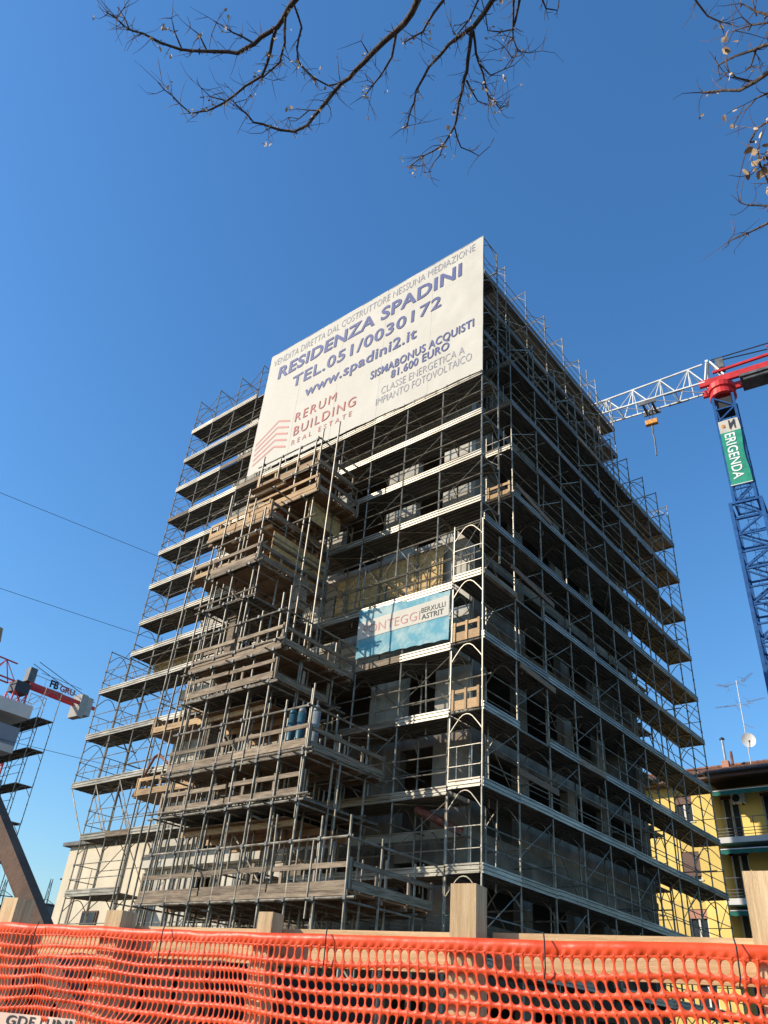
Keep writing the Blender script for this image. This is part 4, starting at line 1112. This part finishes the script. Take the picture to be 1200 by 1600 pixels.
def nd(s, z):
    """cloth displacement: y (towards the street is negative), s shift, z shift"""
    far = max(0.0, min(1.0, (-s - 1.5) / 2.0))
    y = -.075 - .012 * noise.noise(Vector((s * 2.2, z * 3.0, .3))) - (.010 + .012 * far) * noise.noise(Vector((s * 6.5 + z * 2.5, z * 4.5, 5.1))) - .004 * noise.noise(Vector((s * 19, z * 15, 2)))
    below = max(0.0, 1.9 - z)
    ds = .022 * noise.noise(Vector((s * 2.4, .5, 4))) + .24 * below * noise.noise(Vector((s * 1.3, z * 5.0, 8))) + .010 * noise.noise(Vector((s * 5, z * 6, 3))) * min(1, below * 10)
    dz = -.012 * min(1, below * 9) * (1 + noise.noise(Vector((s * 1.7, 2, 1)))) + .010 * min(1.0, below * 9) * noise.noise(Vector((s * 3.3, z * 7, 6))) - .05 * below * far * (1 + noise.noise(Vector((s * .9, 0, 3))))
    top = .004 * noise.noise(Vector((s * 3.1, 0, 0))) + far * .012 * noise.noise(Vector((s * 4.1, 3, 0))) + .014 * max(0.0, min(1.0, -s - 2.2))
    return y, ds, dz + top
def nv(s, z):
    if s < -1.8: s = -1.8 + (s + 1.8) * .76      # bunched up towards the far end
    y, ds, dz = nd(s, z)
    dz += .20 * max(0.0, 1.85 - z) * max(0.0, min(1.0, (-s - 1.2) / 1.6))
    nb.v.append((s + ds, y, z + dz)); return len(nb.v) - 1
TOPZ = 1.880
z_first = TOPZ - .031
NA = 12
for r_ in range(rows):
    zc = z_first - PZ * (r_ + .5)
    for c in range(c0, c1):
        sc_ = (c + .5) * PX
        outer = []
        for q in range(NA):
            a = 2 * math.pi * (q + .5) / NA
            x, zz = math.cos(a), math.sin(a)
            k = max(abs(x), abs(zz))
            outer.append((x / k, zz / k))
        hz = HZ * (1.15 if r_ == 0 else 1.0)
        io, ii = [], []
        for q in range(NA):
            a = 2 * math.pi * (q + .5) / NA
            ox, oz = outer[q]
            io.append(nv(sc_ + ox * PX / 2, zc + oz * PZ / 2))
            ex = math.copysign(abs(math.cos(a)) ** .88, math.cos(a)); ez = math.copysign(abs(math.sin(a)) ** .88, math.sin(a))
            ii.append(nv(sc_ + ex * HX, zc + ez * hz))
        for q in range(NA):
            q2 = (q + 1) % NA
            nb.f.append((io[q], io[q2], ii[q2], ii[q]))
# corner fillers between four holes and the solid top selvedge
ns = (c1 - c0)
for r_ in range(rows + 1):
    zc = z_first - PZ * r_
    for c in range(c0, c1 + 1):
        s = c * PX; e = .0068
        ids = [nv(s - e * 1.0, zc), nv(s, zc - e), nv(s + e, zc), nv(s, zc + e)]
        nb.f.append(tuple(ids))
for c in range(c0 * 2, c1 * 2):
    s0, s1 = c * PX / 2, (c + 1) * PX / 2
    a = [nv(s0, z_first), nv(s1, z_first), nv(s1, z_first + .016), nv(s0, z_first + .016)]
    nb.f.append(tuple(a))
    a = [nv(s0, z_first + .016), nv(s1, z_first + .016), nv(s1, TOPZ), nv(s0, TOPZ)]
    nb.f.append(tuple(a))
nme = nb.mesh('net_mesh', M['net'], True)
bmn = bmesh.new(); bmn.from_mesh(nme)
bmesh.ops.remove_doubles(bmn, verts=bmn.verts, dist=.0002)
bmn.to_mesh(nme); bmn.free()
for p in nme.polygons: p.use_smooth = True
nobj = inst('net_mesh', nme, net_o)
sol = nobj.modifiers.new('thickness', 'SOLIDIFY'); sol.thickness = .0012; sol.offset = 0
st = MB()
for i in range(60):
    s0, s1 = -5.2 + i * .0415, -5.2 + (i + 1) * .0415
    y0, y1 = nd(s0, 1.5)[0] - .006, nd(s1, 1.5)[0] - .006
    st.quad((s0, y0, 1.475), (s1, y1, 1.475), (s1, y1, 1.572), (s0, y0, 1.572))
st.build('printed_strip', M['pink_pvc'], net_o, smooth=True)
me = text_mesh('GDE | UNI', .36, .033, M['ink_black'], bold=.015, spacing=1.1)
for p in me.vertices:
    s = -3.085 + p.co.x; z = 1.533 + p.co.y
    p.co = (s, nd(s, 1.5)[0] - .009, z)
inst('lettering', me, net_o)

# added dark box that makes the net holes at the left look dark
ct = thing('dark_backing_box', 'dark brown box added low behind the left end of the orange net to darken its holes', 'backing', F_LOC, F_RZ)
MB().box((-11.5, 2.6, .12), (-4.3, 5.0, 1.98)).build('body', M['backing'], ct)
for i in range(24): MB().box((-11.4 + i * .3, 2.57, .2), (-11.25 + i * .3, 2.598, 1.9)).build('corrugation', M['backing'], ct)
for x in (-11.4, -4.55): MB().box((x, 2.7, 0), (x + .15, 4.9, .118)).build('skid', M['dark_steel'], ct)

# leaning timber props behind the fence at the left
tp = thing('timber_prop', 'pair of thick dark leaning timber beams behind the fence at far left', 'beam', F_LOC, F_RZ)
MB().beam((-2.11, 1.0, .03), (-7.05, 1.0, 4.39), .08, .098, up=(.66, 0, .75)).build('beam', M['wood_dark'], tp)
MB().beam((-2.25, 1.10, .03), (-7.19, 1.10, 4.35), .07, .07, up=(.66, 0, .75)).build('beam', M['wood_dark'], tp)
MB().beam((-5.72, .92, 4.09), (-8.2, .92, 3.4), .04, .13, up=(0, 0, 1)).build('brace_plank', M['wood_new'], tp)

# ------------------------------------------------------------------ bare trees overhanging the view
def bare_tree(loc, label, branches, limbs, trunk, seeds, twig_n, seed_rate, big):
    t = thing('tree', label, 'tree', (0, 0, 0))
    MB().tube(trunk, .19, 12, r1=.11).build('trunk', M['bark'], t, smooth=True)
    for pts, a, b_ in limbs:
        ctl = [Vector(p) for p in pts]; fine = []
        for i in range(len(ctl) - 1):                        # smooth the limb and give it some crookedness
            p0, p1, p2, p3 = ctl[max(i - 1, 0)], ctl[i], ctl[i + 1], ctl[min(i + 2, len(ctl) - 1)]
            for q in range(8):
                f = q / 8
                c = .5 * ((2 * p1) + (p2 - p0) * f + (2 * p0 - 5 * p1 + 4 * p2 - p3) * f * f + (3 * p1 - p0 - 3 * p2 + p3) * f ** 3)
                j = 0 if q == 0 else (p2 - p1).length * .012
                fine.append(c + Vector((rnd(-j, j), rnd(-j, j), rnd(-j, j))))
        fine.append(ctl[-1])
        MB().tube(fine, a, 10, r1=b_).build('limb', M['bark'], t, smooth=True)
    tw = MB(); sd = MB()
    def seed(p, s):
        for _ in range(random.randint(2, 5)):
            d = Vector((rnd(-.6, .6), rnd(-.6, .6), rnd(-1, -.2))).normalized(); x = d.cross(Vector((rnd(-1, 1), rnd(-1, 1), .3))).normalized(); L = s * rnd(.7, 1.3); w = L * .27
            q = p + Vector((rnd(-1, 1), rnd(-1, 1), rnd(-1, .3))) * s * .8
            n_ = d.cross(x) * w * .3
            i = len(sd.v)
            sd.v += [tuple(q), tuple(q + d * L * .3 + x * w), tuple(q + d * L * .75 + x * w * .9), tuple(q + d * L), tuple(q + d * L * .75 - x * w * .9 + n_), tuple(q + d * L * .3 - x * w + n_)]
            sd.f += [(i, i + 1, i + 2, i + 3), (i, i + 3, i + 4, i + 5)]
    for (r0, r1, P) in branches:
        pts = [Vector(p) for p in P]
        # subdivide with a little crookedness
        fine = [pts[0]]
        for a, c in zip(pts, pts[1:]):
            n = max(1, int((c - a).length / .06))
            for i in range(1, n + 1):
                j = (c - a).length * .02 + .0035
                fine.append(a.lerp(c, i / n) + Vector((rnd(-j, j), rnd(-j, j), rnd(-j, j))) * (0 if i == n else 1))
        MB().tube(fine, r0 * .82, 7, r1=max(r1 * .8, .0022)).build('branch', M['bark'], t, smooth=True)
        m = len(fine)
        for i in range(1, m):
            f = i / m
            for _ in range(twig_n):
                if random.random() < .25 + .6 * f:
                    p = fine[i]; d0 = (fine[i] - fine[i - 1]).normalized()
                    d = (d0 * rnd(-.1, 1.0) + Vector((rnd(-1, 1), rnd(-1, 1), rnd(-1, 1)))).normalized()
                    L = rnd(.02, .21) * (.5 + f) * big
                    bend = Vector((rnd(-.4, .4), rnd(-.4, .4), rnd(-.15, .55)))
                    q = p + d * L * .33; q2 = q + (d + bend).normalized() * L * .33; e = q2 + (d + bend * 2 + Vector((rnd(-.3, .3), rnd(-.3, .3), rnd(-.3, .3)))).normalized() * L * .34
                    tw.tube([p, q, q2, e], (.0024 if random.random() < .8 else .0036) * big, 4, r1=.0009 * big)
                    if random.random() < .3: 
                        d2 = (d + Vector((rnd(-1, 1), rnd(-1, 1), rnd(-1, 1)))).normalized(); tw.tube([q, q + d2 * L * .5], .0022 * big, 4, r1=.001 * big)
                    if random.random() < seed_rate * (.3 + f): seed(e if random.random() < .5 else p, rnd(.016, .032) * big)
            # stubby knots
            if random.random() < .3:
                p = fine[i]; tw.tube([p, p + Vector((rnd(-1, 1), rnd(-1, 1), rnd(-1, 1))).normalized() * rnd(.012, .03)], max(r0 * .35, .004), 5, r1=.003)
    for p, s, n in seeds:
        for _ in range(n): seed(Vector(p) + Vector((rnd(-.03, .03), rnd(-.03, .03), rnd(-.04, .04))), s)
    a = tw.build('twigs', M['twig'], t); a['kind'] = 'stuff'
    if sd.v:
        a = sd.build('seed_clusters', M['seed'], t); a['kind'] = 'stuff'
LEFT_BRANCHES = [
    (0.024, 0.006, [(-0.79,2.28,7.09), (-0.87,2.38,7.10), (-0.99,2.54,7.07), (-1.15,2.65,7.05), (-1.27,2.72,7.05), (-1.47,2.73,7.06), (-1.66,2.74,7.07), (-1.86,2.69,7.09), (-2.04,2.64,7.11), (-2.15,2.59,7.16)]),
    (0.008, 0.003, [(-1.66,2.74,7.08), (-1.71,2.66,7.14), (-1.73,2.60,7.19)]),
    (0.008, 0.003, [(-1.49,2.73,7.08), (-1.54,2.66,7.13), (-1.60,2.63,7.15)]),
    (0.009, 0.003, [(-1.16,2.66,7.08), (-1.31,2.62,7.12), (-1.42,2.59,7.17)]),
    (0.006, 0.003, [(-2.00,2.63,7.08), (-2.08,2.57,7.19)]),
    (0.014, 0.004, [(-1.00,2.55,7.05), (-1.04,2.68,7.02), (-1.10,2.82,6.98), (-1.22,2.89,6.96), (-1.36,2.99,6.92), (-1.49,3.05,6.89), (-1.61,3.08,6.89), (-1.69,3.04,6.93), (-1.84,2.93,6.99)]),
    (0.006, 0.003, [(-1.37,3.01,6.97), (-1.47,2.98,6.95), (-1.53,2.93,6.96)]),
    (0.011, 0.007, [(-0.93,2.46,7.05), (-0.94,2.62,7.03), (-0.98,2.74,7.02), (-1.10,2.84,7.00)]),
    (0.009, 0.007, [(-0.87,2.38,7.04), (-0.82,2.50,7.01), (-0.85,2.62,6.97), (-0.84,2.69,6.95), (-0.74,2.78,6.94), (-0.64,2.83,6.95), (-0.56,2.82,6.98)]),
    (0.028, 0.006, [(-0.03,2.15,6.98), (-0.08,2.27,6.99), (-0.11,2.35,7.00), (-0.21,2.47,6.99), (-0.37,2.62,6.96), (-0.55,2.79,6.92), (-0.69,2.95,6.86), (-0.78,3.06,6.84), (-0.87,3.12,6.85), (-0.98,3.13,6.87), (-1.17,3.11,6.90), (-1.31,3.02,6.97)]),
    (0.007, 0.003, [(-0.69,2.97,6.88), (-0.79,2.99,6.91), (-0.87,3.01,6.95)]),
    (0.006, 0.003, [(-0.77,2.97,6.87), (-0.84,3.04,6.88), (-0.92,3.06,6.92)]),
    (0.012, 0.005, [(-0.20,2.46,7.01), (-0.22,2.61,6.96), (-0.28,2.71,6.93), (-0.38,2.83,6.88)]),
    (0.007, 0.003, [(-0.37,2.62,6.98), (-0.43,2.55,7.01)]),
    (0.013, 0.006, [(0.10,2.18,6.98), (0.08,2.24,6.95), (0.03,2.30,6.92), (-0.03,2.40,6.88), (-0.14,2.46,6.85)]),
    (0.022, 0.005, [(0.44,2.04,6.80), (0.37,2.16,6.81), (0.28,2.31,6.80), (0.14,2.43,6.81), (0.03,2.57,6.80), (-0.04,2.72,6.78), (-0.08,2.93,6.72)]),
    (0.016, 0.005, [(0.27,2.32,6.80), (0.27,2.49,6.77), (0.26,2.67,6.74), (0.24,2.88,6.69), (0.18,3.01,6.67), (0.04,3.11,6.67), (-0.03,3.19,6.68)]),
    (0.006, 0.003, [(0.18,3.01,6.67), (0.16,3.10,6.68), (0.10,3.21,6.67)]),
    (0.007, 0.003, [(0.24,2.91,6.72), (0.30,3.03,6.69), (0.43,3.08,6.69), (0.50,3.04,6.75)]),
    (0.009, 0.003, [(0.28,2.62,6.77), (0.37,2.74,6.76), (0.45,2.78,6.79)]),
    (0.011, 0.004, [(0.28,2.33,6.80), (0.34,2.50,6.77), (0.43,2.68,6.72), (0.52,2.76,6.73), (0.57,2.76,6.78)]),
    (0.007, 0.003, [(0.34,2.52,6.81), (0.43,2.58,6.78), (0.51,2.54,6.79), (0.55,2.48,6.82)]),
    (0.009, 0.005, [(0.30,2.14,6.88), (0.29,2.18,6.86), (0.25,2.28,6.82), (0.18,2.36,6.78)]),
    (0.01, 0.003, [(0.50,2.10,6.87), (0.50,2.16,6.85), (0.52,2.29,6.79), (0.53,2.34,6.77), (0.57,2.40,6.74), (0.64,2.40,6.73)]),
    (0.006, 0.003, [(0.52,2.30,6.79), (0.45,2.32,6.79), (0.37,2.32,6.79), (0.31,2.18,6.86), (0.29,2.12,6.88)]),
    (0.006, 0.003, [(0.53,2.34,6.77), (0.48,2.39,6.75)]),
    (0.008, 0.004, [(0.64,2.09,6.87), (0.67,2.14,6.84), (0.70,2.18,6.82), (0.77,2.18,6.81)]),
]
RIGHT_BRANCHES = [
    (0.012, 0.005, [(1.33,1.37,4.65), (1.28,1.44,4.69), (1.26,1.49,4.72), (1.23,1.54,4.75), (1.19,1.57,4.80), (1.13,1.61,4.85)]),
    (0.006, 0.003, [(1.26,1.50,4.74), (1.20,1.50,4.76), (1.17,1.49,4.78)]),
    (0.01, 0.004, [(1.31,1.30,4.69), (1.26,1.36,4.74), (1.23,1.41,4.79), (1.19,1.46,4.84), (1.16,1.52,4.89)]),
    (0.006, 0.003, [(1.24,1.40,4.79), (1.24,1.46,4.77)]),
    (0.008, 0.003, [(1.30,1.28,4.70), (1.22,1.28,4.77), (1.19,1.29,4.82), (1.15,1.29,4.87)]),
    (0.006, 0.003, [(1.29,1.26,4.71), (1.23,1.30,4.76), (1.19,1.33,4.80), (1.15,1.37,4.84)]),
    (0.007, 0.003, [(1.08,1.44,5.39), (1.13,1.49,5.36), (1.19,1.53,5.33), (1.24,1.54,5.31)]),
    (0.006, 0.002, [(1.42,1.73,4.29), (1.36,1.76,4.35), (1.31,1.79,4.39), (1.29,1.81,4.43)]),
    (0.007, 0.002, [(1.42,1.73,4.29), (1.37,1.81,4.31), (1.33,1.87,4.33), (1.28,1.93,4.35)]),
    (0.006, 0.002, [(1.32,1.46,4.49), (1.29,1.53,4.52), (1.27,1.57,4.54), (1.27,1.63,4.55)]),
    (0.007, 0.003, [(1.42,1.72,4.30), (1.33,1.68,4.37), (1.29,1.64,4.41), (1.27,1.61,4.44)]),
    (0.006, 0.003, [(1.36,1.43,4.61), (1.28,1.48,4.62), (1.25,1.50,4.62), (1.24,1.53,4.62)]),
]

V = Vector
bare_tree(None, 'bare tree whose dark twiggy branches hang into the top of the picture', LEFT_BRANCHES,
    [([(1.2, -2.6, 3.6), (.9, -1.2, 5.6), (.45, .3, 6.9), (.1, 1.5, 7.25), LEFT_BRANCHES[9][2][0]], .10, .030),
     ([(.45, .3, 6.9), (.5, 1.3, 7.2), LEFT_BRANCHES[15][2][0]], .05, .024),
     ([(.1, 1.2, 7.2), (-.5, 1.8, 7.25), LEFT_BRANCHES[0][2][0]], .045, .026),
     ([(.5, 1.2, 7.18), (.35, 1.9, 7.15), LEFT_BRANCHES[22][2][0]], .03, .012),
     ([(.3, 1.0, 7.1), (.15, 1.7, 7.1), LEFT_BRANCHES[14][2][0]], .03, .014),
     ([(.5, 1.2, 7.18), (.6, 1.8, 7.1), LEFT_BRANCHES[23][2][0]], .03, .012),
     ([(.6, 1.7, 7.12), LEFT_BRANCHES[26][2][0]], .015, .009), ([(.6, 1.7, 7.12), LEFT_BRANCHES[24][2][0]], .012, .007)],
    [(1.3, -3.0, 0), (1.28, -2.9, 1.5), (1.22, -2.7, 3.0), (1.2, -2.6, 3.7), (1.0, -2.9, 6.0), (.8, -3.2, 9.0)], [], 5, .26, 1.0)
bare_tree(None, 'bare tree at the right edge with pale dry seed wings on its twigs', RIGHT_BRANCHES,
    [([(5.2, .4, 3.2), (3.4, 1.0, 4.2), (2.2, 1.35, 4.5), RIGHT_BRANCHES[0][2][0]], .06, .013), ([(2.2, 1.35, 4.5), RIGHT_BRANCHES[2][2][0]], .02, .011), ([(2.2, 1.35, 4.5), RIGHT_BRANCHES[4][2][0]], .02, .009),
     ([(2.2, 1.35, 4.5), RIGHT_BRANCHES[5][2][0]], .015, .007), ([(3.4, 1.0, 4.2), (2.4, 1.5, 4.2), RIGHT_BRANCHES[7][2][0]], .025, .008), ([(2.4, 1.5, 4.2), RIGHT_BRANCHES[8][2][0]], .015, .008),
     ([(2.4, 1.5, 4.2), RIGHT_BRANCHES[9][2][0]], .012, .007), ([(2.4, 1.5, 4.2), RIGHT_BRANCHES[10][2][0]], .012, .008), ([(2.2, 1.35, 4.5), RIGHT_BRANCHES[11][2][0]], .012, .007), ([(2.2, 1.35, 4.5), (1.6, 1.2, 5.0), RIGHT_BRANCHES[6][2][0]], .015, .008)],
    [(5.6, .2, 0), (5.5, .25, 1.6), (5.2, .4, 3.2), (5.3, .2, 5.5), (5.1, .0, 8.0)],
    [(RIGHT_BRANCHES[10][2][2], .038, 5), (RIGHT_BRANCHES[10][2][3], .038, 4), (RIGHT_BRANCHES[10][2][1], .038, 3), (RIGHT_BRANCHES[5][2][3], .036, 2)], 6, .10, .75)
print('objects', len(bpy.data.objects))
